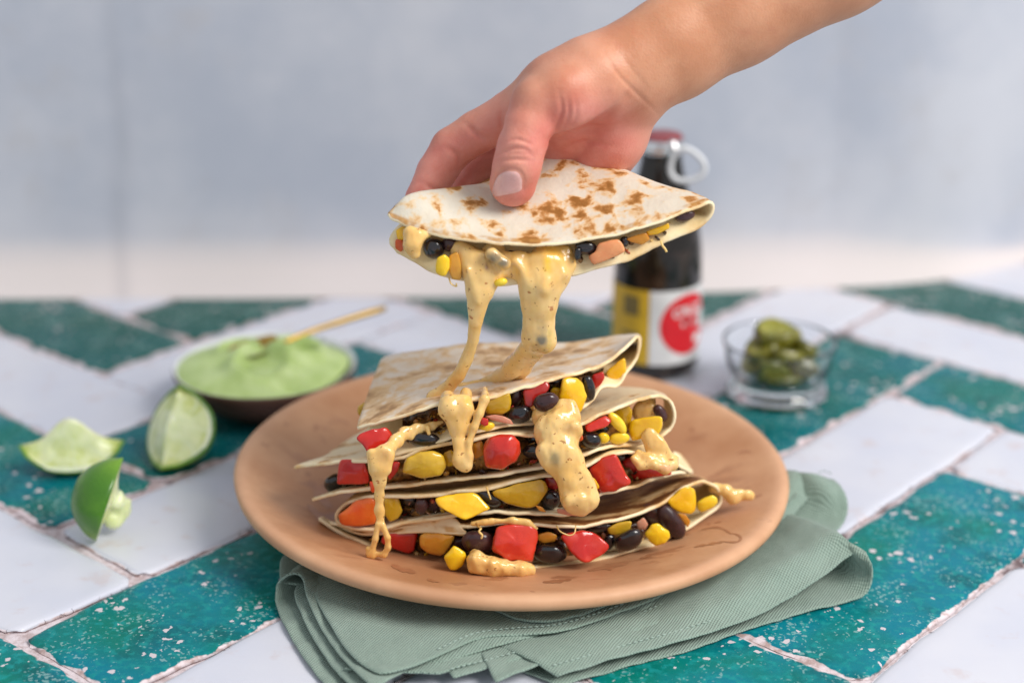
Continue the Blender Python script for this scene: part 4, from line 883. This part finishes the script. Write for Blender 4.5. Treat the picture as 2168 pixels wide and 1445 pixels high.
H.chain([(1335, 225, 200, 62), (1300, 290, 225, 64), (1268, 350, 245, 62)], 1.0, 34)                    # hypothenar
H.chain([(1210, 262, 215, 56), (1180, 330, 262, 46), (1130, 400, 305, 42), (1050, 470, 290, 36)], 1.0, 16)  # ring finger under the wedge
H.chain([(1255, 330, 260, 52), (1230, 400, 300, 42), (1160, 470, 300, 34)], 1.0, 16)                    # little finger under the wedge
H.chain([(1200, 240, 190, 60), (1130, 270, 250, 48)], 1.0, 26)
V, F = H.build(3.5); V = relax(V, F, 3)
Nn = vnormals(V, F)
def crease(pts, w, dep, dmax=1e9):
    global V
    C = catmull(np.array(pts, float), 40)
    m = (V[:, 0] > C[:, 0].min() - 4 * w) & (V[:, 0] < C[:, 0].max() + 4 * w) & (V[:, 1] > C[:, 1].min() - 4 * w) & (V[:, 1] < C[:, 1].max() + 4 * w) & (Nn[:, 2] < .25) & (V[:, 2] < dmax)
    i = np.where(m)[0]
    dd = np.sqrt(((V[i, None, :2] - C[None]) ** 2).sum(-1)); a = dd.min(1)
    end = np.sin(np.pi * np.clip(dd.argmin(1) / 39, .08, .92))
    V[i] -= Nn[i] * ((dep * np.exp(-(a / w) ** 2) - .10 * dep * np.exp(-((a - 2.2 * w) / w) ** 2)) * end)[:, None]
for c in (([(1053, 331), (1084, 315), (1112, 317), (1128, 331)], 3.2, 6.0), ([(1055, 343), (1088, 337), (1127, 341)], 3.2, 5.5), ([(1068, 303), (1095, 295), (1127, 307)], 3.2, 4.0), ([(1074, 327), (1100, 325), (1120, 328)], 2.8, 3.5),
          ([(1184, 196), (1190, 236), (1172, 284)], 4.5, 4.5), ([(1200, 200), (1205, 240), (1190, 280)], 4.5, 3.8), ([(1216, 205), (1220, 240), (1208, 268)], 4.5, 2.4),
          ([(1325, 204), (1285, 246), (1222, 282), (1164, 296)], 8, 10), ([(1276, 108), (1314, 163), (1358, 207), (1394, 242)], 4, 2.8), ([(1300, 100), (1345, 155), (1385, 205)], 4, 1.0),
          ([(1180, 320), (1240, 300), (1300, 310)], 6, 3.0), ([(985, 262), (1010, 285), (1040, 303)], 6, 7), ([(945, 312), (968, 330), (975, 360)], 5, 5), ([(890, 385), (925, 402), (955, 404)], 5, 3.5), ([(1060, 225), (1062, 260), (1064, 290)], 6, 4)):
    crease(*c)
crease([(1040, 412), (1046, 388), (1058, 366), (1077, 358), (1098, 362), (1109, 378), (1108, 402)], 3.2, 4.5)
V = relax(V, F, 1)
# nail sits in a shallow fold
for x, y, rx, ry, s in ((1120, 330, 60, 140, .45), (1090, 420, 60, 40, .75), (1075, 388, 44, 40, .5), (1210, 250, 80, 60, .7), (1310, 290, 90, 80, .95), (1180, 300, 80, 60, .9), (900, 380, 70, 90, .85), (1000, 320, 90, 90, .8), (1240, 170, 60, 60, .3)):
    pass
def g_(x, y, rx, ry, s): return s * np.exp(-((V[:, 0] - x) / rx) ** 2 - ((V[:, 1] - y) / ry) ** 2)
pink = np.clip(.28 * (1 / (1 + np.exp((V[:, 0] - 1290) / 30))) + g_(1090, 425, 60, 40, .8) + g_(1148, 380, 26, 90, .6) + g_(1215, 250, 70, 60, .6) + g_(1310, 300, 90, 85, .95) + g_(1190, 320, 80, 50, .9) + g_(890, 390, 80, 80, .9) + g_(1000, 330, 90, 70, .85) + g_(1060, 240, 60, 60, .5), 0, 1)
person = mesh("person", P3(V), F, M["skin"], attrs={"pink": pink})
put(person, "bare forearm and hand pinching the lifted quesadilla between thumb and fingers", "person")
# thumb nail, laid on the thumb's own surface
nail_o = catmull([(1044, 398), (1050, 380), (1060, 368), (1077, 362), (1096, 365), (1105, 378), (1106, 392), (1103, 405), (1077, 412), (1044, 416)], 44, True)
cN = nail_o.mean(0); pts = []
for r in (0.0, .25, .5, .72, .88, .97, 1.0):
    pts.append(cN + (nail_o - cN) * max(r, .01))
pts = np.concatenate(pts)
z = np.full(len(pts), -40.0)
for _ in range(60):
    z += np.clip(H.f(np.concatenate([pts, z[:, None]], 1).astype(np.float32)), -3, 12) * .85
rr_ = np.repeat([0.0, .25, .5, .72, .88, .97, 1.0], 44)
z = z - 2.2 + 3.6 * rr_ ** 8
VN = np.concatenate([pts, z[:, None]], 1); VB = VN + np.array([0, 0, 4.0]); k = len(VN)
FN = [f[::-1] for f in grid_faces(44, 7, True)]
FN = FN + [tuple(range(44))] + [(k - 44 + a, k - 44 + (a + 1) % 44, 2 * k - 44 + (a + 1) % 44, 2 * k - 44 + a) for a in range(44)]
mesh("thumbnail", P3(np.concatenate([VN, VB])), FN, M["nail"], parent=person)

# ------------------------------------------------------------------ sage napkin under the plate
napk = empty("napkin", (0.03, -.08, .0005), "folded sage green linen napkin with stitched hems under the clay plate", "napkin")
CL = [M["cloth"]] * 3
def zspace(G):
    return at_Z(G[..., 0], G[..., 1], G[..., 2])
def clothsheet(name, rows, seed, thick=.0011, nu=120, nv=24, wave=.0010):
    return sheet(name, rows, CL, thick, napk, nu=nu, nv=nv, seed=seed, wave=wave, space=zspace)
def up(r, dx, dy, z): return [(p[0] + dx, p[1] + dy, z) for p in r]
# lower layer with its loop at the far right corner (second fold)
b_top = [(1180, 1428, .006), (1339, 1383, .0064), (1459, 1350, .0066), (1579, 1310, .0070), (1660, 1268, .0085), (1740, 1219, .0125), (1795, 1176, .0175), (1826, 1168, .0190)]
b_fold = [(1843, 1190, .0165), (1846, 1222, .0090), (1836, 1250, .0036)]
b_bot = [(1813, 1268, .0012), (1740, 1288, .0010), (1699, 1298, .0010), (1579, 1334, .0010), (1459, 1376, .0010), (1339, 1406, .0010), (1180, 1452, .0010)]
def ext(rows_top, fold, bot, dx, dy, zt, zb):
    f = rows_top + fold + bot
    nt = len(rows_top); nf = len(fold)
    g = [(p[0] + dx, p[1] + dy, zt) for p in rows_top] + [(p[0] + dx, p[1] + dy, zt + (zb - zt) * (i + 1) / (nf + 1)) for i, p in enumerate(fold)] + [(p[0] + dx, p[1] + dy, zb) for p in bot]
    m = [(p[0] + dx * .35, p[1] + dy * .35 - (16 if i > nt - 6 else 4), z + (.0045 if i > nt - 6 else .0012)) if i < nt else (p[0] + dx * .35, p[1] + dy * .35, z) for i, (p, z) in enumerate(zip(f, [q[2] for q in f]))]
    return f, m, g
f, m_, g = ext(b_top, b_fold, b_bot, -190, -90, .0052, .0008)
clothsheet("cloth_fold", [f, m_, g], 101)
a_top = [(930, 1400, .0078), (1099, 1356, .0078), (1219, 1320, .0080), (1339, 1284, .0082), (1459, 1230, .0084), (1579, 1174, .0088), (1660, 1108, .0110), (1715, 1048, .0155), (1748, 1018, .0190), (1770, 1022, .0200)]
a_fold = [(1789, 1046, .0180), (1793, 1080, .0115), (1783, 1108, .0076)]
a_bot = [(1758, 1128, .0072), (1699, 1143, .0070), (1579, 1191, .0070), (1459, 1245, .0070), (1339, 1300, .0068), (1219, 1336, .0066), (1099, 1372, .0066), (930, 1426, .0064)]
f, m_, g = ext(a_top, a_fold, a_bot, -200, -10, .0078, .0066)
clothsheet("cloth_fold", [f, m_, g], 111)
# hem layers fanned between the two folds
h1 = [(960, 1432, .0060), (1100, 1395, .0062), (1219, 1360, .0064), (1339, 1322, .0064), (1459, 1270, .0066), (1579, 1215, .0068), (1680, 1168, .0072), (1752, 1140, .0076)]
clothsheet("hem_layer", [h1, up(h1, -100, -160, .0056)], 121)
h2 = [(1050, 1440, .0070), (1150, 1402, .0070), (1260, 1366, .0070), (1400, 1318, .0070), (1500, 1276, .0070), (1600, 1226, .0074), (1690, 1180, .0080)]
clothsheet("hem_layer", [h2, up(h2, -60, -110, .0062)], 125)
h3 = [(1000, 1268, .0118), (1080, 1306, .0120), (1150, 1316, .0122), (1225, 1300, .0124), (1330, 1264, .0126), (1459, 1204, .0128), (1570, 1140, .0134), (1640, 1090, .0150), (1690, 1046, .0185)]
clothsheet("hem_layer", [h3, up(h3, -70, -50, .0125)], 127)
h4 = [(1120, 1268, .0136), (1210, 1286, .0138), (1300, 1260, .0140), (1420, 1206, .0142), (1530, 1142, .0146), (1612, 1080, .0160)]
clothsheet("hem_layer", [h4, up(h4, -70, -50, .0130)], 128)
# the smooth panel at the front with its pointed corner, edge running back to the right
p_edge = [(655, 1205, .0112), (668, 1260, .0108), (698, 1318, .0105), (742, 1384, .0102), (790, 1420, .0100), (818, 1425, .0099), (860, 1414, .0099), (930, 1388, .0099), (1008, 1354, .0100), (1090, 1343, .0101), (1190, 1334, .0102), (1300, 1300, .0104), (1420, 1250, .0106), (1530, 1192, .0110), (1620, 1130, .0112)]
p_mid = [(720, 1195, .0112), (740, 1240, .0112), (765, 1280, .0110), (800, 1320, .0108), (835, 1345, .0106), (860, 1345, .0106), (890, 1335, .0106), (950, 1315, .0106), (1020, 1295, .0106), (1095, 1285, .0106), (1180, 1272, .0106), (1280, 1245, .0108), (1390, 1200, .0108), (1490, 1150, .0110), (1580, 1100, .0112)]
p_back = [(800, 1180, .0072), (820, 1200, .0072), (850, 1215, .0072), (880, 1225, .0072), (910, 1225, .0072), (940, 1220, .0072), (970, 1215, .0072), (1020, 1200, .0072), (1080, 1190, .0072), (1150, 1180, .0072), (1220, 1165, .0072), (1300, 1140, .0072), (1380, 1110, .0072), (1460, 1080, .0072), (1540, 1050, .0072)]
clothsheet("front_panel", [p_edge, p_mid, p_back], 131, nu=160, wave=.0005)
# loop at the near left corner
l_bot = [(705, 1470, .0012), (648, 1400, .0012), (606, 1330, .0014), (587, 1285, .0022)]
l_fold = [(583, 1262, .0060), (588, 1236, .0110), (602, 1220, .0150), (622, 1213, .0160)]
l_top = [(640, 1224, .0142), (652, 1262, .0118), (676, 1318, .0090), (722, 1388, .0082), (790, 1462, .0078)]
f = l_bot + l_fold + l_top
g = [(p[0] + 105, p[1] - 70, min(p[2], .0078) if i < 6 else .0072) for i, p in enumerate(f)]
clothsheet("cloth_fold", [f, g], 141, nu=120)
l2 = [(760, 1470, .0046), (700, 1405, .0046), (655, 1335, .0050), (632, 1285, .0060), (624, 1252, .0080), (632, 1236, .0092)]
clothsheet("hem_layer", [l2, up(l2, 90, -60, .0058)], 145, nu=80)
l3 = [(596, 1232, .0100), (594, 1205, .0110), (600, 1180, .0105), (640, 1150, .0090)]
clothsheet("hem_layer", [l3, up(l3, 80, 10, .0070)], 147, nu=40, nv=8)
# stitches
SV, SF = [], []
def stitches(curve, inset, n, lift=.0011):
    global SV, SF
    c = catmull(np.array([(p[0] + inset[0], p[1] + inset[1], p[2] + lift) for p in curve]), n * 3)
    w = zspace(c)
    for i in range(n):
        V, F = tube(w[3 * i:3 * i + 3][[0, 1, 2]] + np.array([[0, 0, 0], [0, 0, .0002], [0, 0, 0]]), [.00022, .00032, .00022], 6)
        o = sum(len(v) for v in SV); SV.append(V); SF += [tuple(x + o for x in q) for q in F]
stitches(a_top[1:], (-10, -20), 74, .0013); stitches(h3[3:], (-8, -14), 44, .0013); stitches(h1, (-6, -16), 70, .0013); stitches(b_top, (-10, -20), 56, .0013); stitches(p_edge[7:], (-4, -14), 60, .0012)
put(mesh("stitching", np.concatenate(SV), SF, M["thread"], parent=napk), kind="stuff")

# ------------------------------------------------------------------ lime wedges
def m_flesh():
    q = N("lime_flesh"); n = q.noise(120, 4, .6, stretch=(1, 2.5, 1)); v = q.voro(90, feature='F1'); rad = q.attr("rad"); uu = q.attr("along")
    ang = q.math('ARCTAN2', rad, q.math('MULTIPLY', uu, 1.2)); spoke = q.ramp(q.math('ABSOLUTE', q.math('SINE', q.math('ADD', q.math('MULTIPLY', ang, 4.0), q.math('MULTIPLY', n, .8)))), .0, .26, 1.0, 0.0)
    c = q.mix(q.ramp(n, .3, .7), (.48, .56, .10), (.66, .70, .27)); c = q.mix(q.math('MULTIPLY', q.ramp(v, .35, .6), .5), c, (.80, .84, .55))
    c = q.mix(q.math('MAXIMUM', q.math('MULTIPLY', q.attr("pulp"), .6), q.math('MULTIPLY', spoke, .6)), c, (.80, .86, .66))
    c = q.mix(q.ramp(rad, .86, .93), c, (.80, .85, .60)); q.bump(q.math('ADD', n, v), .7, .001)
    return q.out(c, .2, .5, sss=.4, rad=(.006, .008, .002), coat=.2)
def m_rind():
    q = N("lime_rind"); n = q.noise(40, 3); v = q.voro(520)
    c = q.mix(q.ramp(n, .3, .7), (.045, .155, .006), (.095, .255, .010)); c = q.mix(q.math('MULTIPLY', q.attr("pole"), .7), c, (.22, .40, .03)); q.bump(v, .3, .0005)
    return q.out(c, .3, .5, coat=.15)
M["flesh"], M["rind"] = m_flesh(), m_rind()
def lime(label, at, A, Md, half, span=100, peak=0.0, seed=1, a=.0255, b=.0215, spill=None):
    A = np.array(A, float); A /= np.linalg.norm(A); Md = np.array(Md, float); Md -= A * (A @ Md); Md /= np.linalg.norm(Md); Nv = np.cross(A, Md)
    nx, na = 30, 18
    u = np.linspace(-1, 1, nx); R = b * np.sqrt(np.clip(1 - np.abs(u) ** 2.2, 0, 1)); x = a * u + np.sign(u) * .003 * np.abs(u) ** 12
    ph = np.radians(np.linspace(-span / 2, span / 2, na))
    RV = (x[:, None, None] * A + R[:, None, None] * (np.cos(ph)[None, :, None] * Md + np.sin(ph)[None, :, None] * Nv))
    rv = RV.reshape(-1, 3); inner = (rv - 0) * np.array([.93]); V = np.concatenate([rv, inner])
    Fr = [f for f in grid_faces(na, nx)]; k = len(rv)
    Fi = [tuple(i + k for i in f[::-1]) for f in Fr]
    rim = []
    for j in (0, na - 1):
        for i in range(nx - 1):
            q = (i * na + j, (i + 1) * na + j, k + (i + 1) * na + j, k + i * na + j); rim.append(q if j == 0 else q[::-1])
    pole = np.concatenate([np.repeat(np.abs(u) ** 6, na)] * 2)
    # flesh: two cut faces meeting at the core
    nr = 12; s = np.linspace(1, 0, nr)
    FV = []; rad = []; pul = []
    side = [RV[:, 0], RV[:, -1]]
    r = np.random.default_rng(seed)
    G = []
    for sd in range(2):
        for q in (s if sd == 0 else s[::-1][1:]):
            base = x[:, None] * A * (.93 + .05 * q) + (side[sd] - x[:, None] * A) * (q * .955) - Md * (1 - q) * peak * np.exp(-(u[:, None] / .55) ** 2)
            G.append(base); rad.append(np.full(nx, q)); pul.append((1 - q) * np.exp(-(u / .7) ** 2))
    G = np.array(G); nrw = G.shape[0]
    sgn = np.concatenate([np.full(nr, -1.0), np.full(nr - 1, 1.0)])
    lump = wob(G, .0035, seed, 3) * .0011 * np.sin(np.pi * np.concatenate([s, s[::-1][1:]]))[:, None]
    fn = np.where(sgn[:, None] < 0, 1, 1)[..., None] * (-Md) + sgn[:, None, None] * Nv * .6
    G = G + fn * lump[..., None] - fn * (.0012 * np.sin(np.pi * np.concatenate([s, s[::-1][1:]])))[:, None, None]
    FVv = G.reshape(-1, 3); FF = grid_faces(nx, nrw)
    allv = np.concatenate([V, FVv]); zmin = allv[:, 2].min()
    c = np.array(at, float); c = np.array([c[0], c[1], -zmin + .0003])
    e = empty("lime_wedge", (c[0], c[1], 0), label, "lime", "lime wedges on the tiles")
    mesh("rind", V + c, Fr + Fi + rim, M["rind"], parent=e, attrs={"pole": pole})
    fl = mesh("flesh", FVv + c, FF, M["flesh"], parent=e, attrs={"rad": np.concatenate(rad), "pulp": np.concatenate(pul), "along": np.tile(u, nrw)})
    if spill:
        B = Blob(); [B.chain(ch, 1, .002) for ch in spill]
        # small pulp lobes in metres
        Vv, Fv = B.build(.0009); Vv = relax(Vv, Fv, 1); Vv += vnormals(Vv, Fv) * (wob(Vv, .002, 5, 3) * .0006)[:, None]
        mesh("loose_pulp", Vv, Fv, M["flesh"], parent=e, attrs={"rad": np.zeros(len(Vv)), "pulp": np.full(len(Vv), .7), "along": np.ones(len(Vv))})
g1 = at_Z(158, 998); g2 = at_Z(366, 985); g3 = at_Z(240, 1138)
lime("squeezed lime wedge lying rind down behind the other two", g1, (1, .12, 0), (.05, .12, -1), 1, 95, .015, 3, a=.0245, b=.0165)
lime("lime wedge standing open with both cut faces bared, nearest the dip bowl", g2, (.16, .60, .80), (.36, .46, -.72), 1, 135, .003, 4, a=.0205, b=.0240)
lime("lime wedge showing its green rind, pulp hanging out on the white tile", g3, (.36, .22, 1), (-.80, -.62, .42), 1, 115, .004, 5, a=.0190, b=.0180,
     spill=[[(*at_Y(246, 1060, g3[1] + .004), .0056), (*at_Y(258, 1068, g3[1] + .005), .0036), (*at_Y(272, 1060, g3[1] + .007), .0016)], [(*at_Y(240, 1092, g3[1] + .004), .006), (*at_Y(262, 1078, g3[1] + .006), .004)]])

# ------------------------------------------------------------------ dip bowl, dip and spoon
BC = np.array([-.1406, .158, 0.0])
bowl = empty("dip_bowl", BC, "small shallow brown bowl with white glazed inside, behind the limes", "bowl")
M["brown"] = m_plain("brown_stoneware", (.105, .045, .028), .55); M["glaze"] = m_plain("white_glaze", (.74, .76, .78), .18)
V, F = lathe(catmull([(0, .0012), (.022, .0008), (.026, .0006), (.030, .0030), (.040, .0095), (.0475, .0165), (.0512, .0225), (.0522, .0255), (.0516, .0268)], 40), 96); mesh("outer_shell", V + BC, F, M["brown"], parent=bowl)
V, F = lathe(catmull([(.0516, .0269), (.0505, .0268), (.0492, .0250), (.0455, .0190), (.037, .0118), (.025, .0072), (.010, .0055), (0, .0052)], 40), 96); mesh("glazed_inside", V + BC, F, M["glaze"], parent=bowl)
q = N("avocado_cream"); n_ = q.noise(60, 4); f_ = q.noise(300, 3)
q.bump(q.math('ADD', f_, q.math('MULTIPLY', n_, 2)), .35, .0008)
M["dip"] = q.out(q.mix(q.ramp(n_, .3, .7), (.40, .53, .17), (.54, .66, .29)), .4, .4, sss=.2, rad=(.004, .005, .002))
nr, na = 46, 120
rad = np.linspace(0, 1, nr); an = np.linspace(0, 2 * np.pi, na, endpoint=False)
Rm, Am = np.meshgrid(rad, an, indexing='ij')
ox = -.0024; rx = .0478 + .0018 * np.sin(2 * Am + .6) + .0012 * np.sin(5 * Am)
X = Rm * rx * np.cos(Am) + ox; Yy = Rm * rx * np.sin(Am)
Z = .0270 + .0060 * (1 - Rm ** 3.0) * .7 - .0022 * Rm ** 8
sw = lambda cx, cy, r, s: s * np.exp(-((np.hypot(X - cx, Yy - cy) - r) / .0045) ** 2) * (1 - Rm ** 6)
Z += 1.9 * (sw(.018, .006, .013, .0042) - .0050 * np.exp(-(((X - .018) / .012) ** 2 + ((Yy - .006) / .008) ** 2)) + sw(-.016, .008, .010, .003) + sw(.0, -.016, .016, .0022) - .004 * np.exp(-(((X + .020) / .006) ** 2 + ((Yy - .006) / .006) ** 2)) - .0045 * np.exp(-(((X - .016) / .014) ** 2 + ((Yy + .032) / .005) ** 2)))
Z += wob(np.stack([X, Yy], -1), .007, 9, 3) * .0007 * (1 - Rm ** 4)
V = np.stack([X, Yy, Z], -1).reshape(-1, 3) + BC; F = grid_faces(na, nr, True)
lowr = np.stack([rx[-1] * .86 * np.cos(an) + ox, rx[-1] * .86 * np.sin(an), np.full(na, .0135)], 1) + BC; k = len(V); V = np.concatenate([V, lowr])
F += [(k - na + a, k - na + (a + 1) % na, k + (a + 1) % na, k + a) for a in range(na)]
put(mesh("green_dip", V, F, M["dip"]), "swirled pale green avocado cream heaped in the brown bowl", "dip")
M["gold"] = m_plain("brushed_gold", (.56, .34, .07), .3, 1.0)
sp0 = at_Y(600, 726, BC[1] + .012); sp1 = at_Y(815, 652, BC[1] + .055)
pth = np.array([at_Y(492, 764, BC[1] - .002), at_Y(540, 758, BC[1] + .006), sp0, at_Y(650, 704, BC[1] + .022), at_Y(730, 678, BC[1] + .038), sp1])
spn = empty("spoon", sp0, "gold spoon resting in the green dip, its handle pointing right", "spoon")
hp = catmull(pth[2:], 30); V, F = tube(hp, np.interp(np.linspace(0, 1, 30), [0, .1, .9, 1], [.0013, .0014, .0020, .0017]), 12); mesh("handle", V, F, M["gold"], parent=spn)
ax_ = pth[2] - pth[0]; Ls = np.linalg.norm(ax_); ax_ /= Ls; sd = np.cross(ax_, [0, 0, 1.0]); sd /= np.linalg.norm(sd); nz = np.cross(sd, ax_)
u = np.linspace(-1, 1, 24); w_ = np.linspace(-1, 1, 14); Vs = []
for uu in u:
    hw = .0105 * math.sqrt(max(0, 1 - uu * uu)) * (1 - .18 * uu) + .0012
    for ww in w_: Vs.append(pth[0] + ax_ * (uu + 1) / 2 * Ls * .9 + sd * ww * hw + nz * (.0032 * (uu * uu + ww * ww) * .6 + .0018))
Vs = np.array(Vs); kk = len(Vs); Vs = np.concatenate([Vs, Vs - nz * .0010]); F = grid_faces(14, 24); F += [tuple(i + kk for i in f[::-1]) for f in F]
mesh("spoon_bowl", Vs, F, M["gold"], parent=spn)

# ------------------------------------------------------------------ beer bottle
OC = np.array([.0872, .222, 0.0])
bot = empty("beer_bottle", OC, "small dark brown bottle with a yellow and white label and a pull ring cap", "bottle")
q = N("brown_bottle_glass"); n_ = q.noise(70, 4, .6); q.bump(q.noise(400, 3), .08, .0004)
M["bglass"] = q.out(q.mix(q.ramp(n_, .52, .75), (.010, .007, .005), (.055, .035, .024)), .10, .55)
prof = catmull([(0, .002), (.020, .001), (.0235, .0012), (.0255, .004), (.0262, .010), (.0262, .055), (.0260, .070), (.0250, .081), (.0225, .094), (.0185, .106), (.0148, .117), (.0125, .127), (.0118, .134), (.0124, .1365), (.0124, .139), (.0116, .140), (.0, .140)], 90)
V, F = lathe(prof, 72); mesh("glass_body", V + OC, F, M["bglass"], parent=bot)
M["silver"] = m_plain("silver_foil", (.78, .78, .80), .22, 1.0); M["capred"] = m_plain("red_cap_print", (.25, .045, .05), .4); M["paper_w"] = m_plain("white_label_paper", (.70, .70, .70), .5)
M["paper_y"] = m_plain("yellow_label_paper", (.68, .42, .022), .5); M["ink"] = m_plain("olive_label_ink", (.20, .145, .04), .5); M["lred"] = m_plain("red_label_ink", (.66, .012, .022), .5); M["ring"] = m_plain("white_plastic_ring", (.72, .74, .77), .35)
V, F = lathe([(0.0128, .1345), (.0140, .1350), (.0143, .1375), (.0138, .1405), (.0128, .1425), (.0095, .1432)], 48); mesh("cap", V + OC, F, M["silver"], parent=bot)
V, F = lathe([(.0124, .1430), (.0110, .1447), (.006, .1452), (0, .1452)], 48); mesh("cap_top", V + OC, F, M["capred"], parent=bot)
def cyl_patch(name, a0, a1, z0, z1, r, m, n=40, mask=None, parent=bot):
    a = np.radians(np.linspace(a0, a1, n)); z = np.linspace(z0, z1, 4); V = []
    for zz in z: V.append(np.stack([r * np.sin(a), -r * np.cos(a), np.full(n, zz)], 1))
    V = np.concatenate(V); k = len(V); V = np.concatenate([V, V * np.array([.996, .996, 1])]); F = grid_faces(n, 4); F += [tuple(i + k for i in f[::-1]) for f in F]
    return mesh(name, V + OC, F, m, parent=parent)
lab = cyl_patch("white_label", -14, 118, .0105, .0568, .02650, M["paper_w"])
cyl_patch("yellow_label", -112, -14.4, .0105, .0568, .02650, M["paper_y"])
cyl_patch("text_block", -52, -28, .0405, .0525, .02668, M["ink"], 20); cyl_patch("text_block", -54, -30, .022, .0245, .02668, M["ink"], 20); cyl_patch("text_block", -54, -30, .0275, .030, .02668, M["ink"], 20)
def disc(name, ac, zc, rad, r, m, squash=1.0, seed=0):
    n = 48; t = np.linspace(0, 2 * np.pi, n, endpoint=False); V = []
    for s in (0.01, .4, .75, 1):
        aa = np.radians(ac) + s * rad * np.cos(t) / r; V.append(np.stack([r * np.sin(aa), -r * np.cos(aa), zc + s * rad * squash * np.sin(t)], 1))
    return mesh(name, np.concatenate(V) + OC, grid_faces(n, 4, True) + [tuple(range(n))], m, parent=bot)
disc("red_roundel", 40, .0350, .0190, .02672, M["lred"])
def lettering(txt, ac, zc, size, r, arch):
    cu = bpy.data.curves.new("lettering", 'FONT'); cu.body = txt; cu.size = size; cu.align_x = 'CENTER'; cu.align_y = 'CENTER'; cu.extrude = .00002; cu.offset = .0002
    o = bpy.data.objects.new("tmp", cu); COL.objects.link(o); bpy.context.view_layer.update()
    me = o.to_mesh(); V = np.array([v.co[:] for v in me.vertices]); F = [tuple(p.vertices) for p in me.polygons]; o.to_mesh_clear(); bpy.data.objects.remove(o)
    aa = np.radians(ac) + V[:, 0] / r; R = r + V[:, 2]
    return mesh("lettering", np.stack([R * np.sin(aa), -R * np.cos(aa), zc + V[:, 1] - arch * V[:, 0] ** 2], 1) + OC, F, M["paper_w"], parent=bot, smooth=False)
lettering("CRUZ", 40, .0432, .0085, .02690, 6); disc("white_figure", 68, .0355, .0042, .02690, M["paper_w"], 1.5); disc("white_figure", 58, .0245, .0040, .02690, M["paper_w"], .7)
rc = at_Y(1451, 349, OC[1] - .014); t = np.linspace(0, 2 * np.pi, 49)
sh = np.stack([.0098 * np.cos(t) * (1 + .22 * np.cos(t + .9)), np.zeros(49), .0096 * np.sin(t) * (1 - .12 * np.cos(t))], 1)
sh = sh @ np.array([[.97, .25, 0], [-.25, .97, 0], [0, 0, 1]]).T + rc
V, F = tube(sh, .0017, 12); mesh("pull_ring", V, F[:-2], M["ring"], parent=bot)
V, F = tube(catmull([rc + np.array([-.006, .000, .0085]), rc + np.array([-.008, .002, .013]), OC + np.array([.004, -.0135, .1385])], 14), .0020, 10); mesh("pull_tab", V, F, M["silver"], parent=bot)

# ------------------------------------------------------------------ glass dish of pickled peppers
GC = np.array([.1552, .178, 0.0])
M["clear"] = m_glass("clear_glass", (.97, .99, 1.0)); M["pick"] = m_food("pickled_jalapeno_skin", (.085, .085, .004), (.17, .155, .009), scale=80, rough=.22, sss=.15, bump=.3, coat=.2); M["pickin"] = m_food("pickled_jalapeno_flesh", (.26, .25, .03), (.36, .33, .06), scale=150, rough=.25, sss=.25, bump=.5)
V, F = lathe(np.array([1.1, 1.0]) * catmull([(0, .0035), (.018, .0030), (.0225, .0010), (.0262, .0006), (.0270, .0030), (.0258, .0062), (.0240, .0085), (.0250, .0120), (.0275, .0200), (.0292, .0290), (.0300, .0330), (.0297, .0342), (.0289, .0335), (.0280, .0290), (.0262, .0210), (.0230, .0140), (.0180, .0105), (.010, .0095), (0, .0094)], 90), 80)
dish = mesh("glass_dish", V + GC, F, M["clear"]); put(dish, "small footed clear glass dish holding pickled green peppers", "dish")
PK = [("fat pickled pepper slice crowning the heap in the glass dish", -.004, -.002, .0385, .0115, .0085, 0, 8), ("pickled pepper slice leaning out on the right of the heap", .014, -.004, .0295, .0075, .0075, 30, -20),
      ("pickled pepper slice on the left shoulder of the heap", -.011, -.006, .031, .010, .007, -25, 10), ("pickled pepper slice at the front of the heap above the glass rim", .002, -.011, .0275, .0105, .007, 10, -25),
      ("pickled pepper slice behind the heap's crown", .004, .009, .030, .0105, .008, -15, 20), ("pickled pepper slice pressed against the front glass", -.006, -.014, .0200, .0095, .006, -10, -60),
      ("pickled pepper slice low against the right of the glass", .012, -.010, .0195, .0090, .006, 35, -50), ("pickled pepper slice low against the left of the glass", -.015, -.004, .0210, .0085, .006, -60, 30), ("pickled pepper slice at the bottom of the glass dish", .001, -.004, .0140, .0150, .006, 0, 0),
      ("pickled pepper slice low at the back of the glass dish", .003, .012, .0190, .0110, .007, 10, 30)]
for label, x, y, z, r, h, rz, rxd in PK:
    prof = [(r * .25, h * .30), (r * .5, h * .38), (r * .8, h * .5), (r * .95, h * .42), (r, h * .15), (r, -h * .2), (r * .94, -h * .42), (r * .8, -h * .5), (r * .4, -h * .4), (r * .02, -h * .4)]
    V, F = lathe([(r * .02, h * .26)] + prof, 36); th = np.arctan2(V[:, 1], V[:, 0]); V[:, :2] *= (1 + .07 * np.sin(3 * th + x * 900) + .04 * np.sin(5 * th))[:, None]
    a, b = math.radians(rxd), math.radians(rz); V = V @ np.array([[1, 0, 0], [0, math.cos(a), -math.sin(a)], [0, math.sin(a), math.cos(a)]]).T @ np.array([[math.cos(b), 0, math.sin(b)], [0, 1, 0], [-math.sin(b), 0, math.cos(b)]]).T
    fm = [1 if j < 3 or j > 7 else 0 for j in range(10) for _ in range(36)]
    put(mesh("pickle_slice", V * 1.05 + GC + np.array([x, y, z]), F, [M["pick"], M["pickin"]], fm=fm), label, "pickle", "pickled pepper slices")
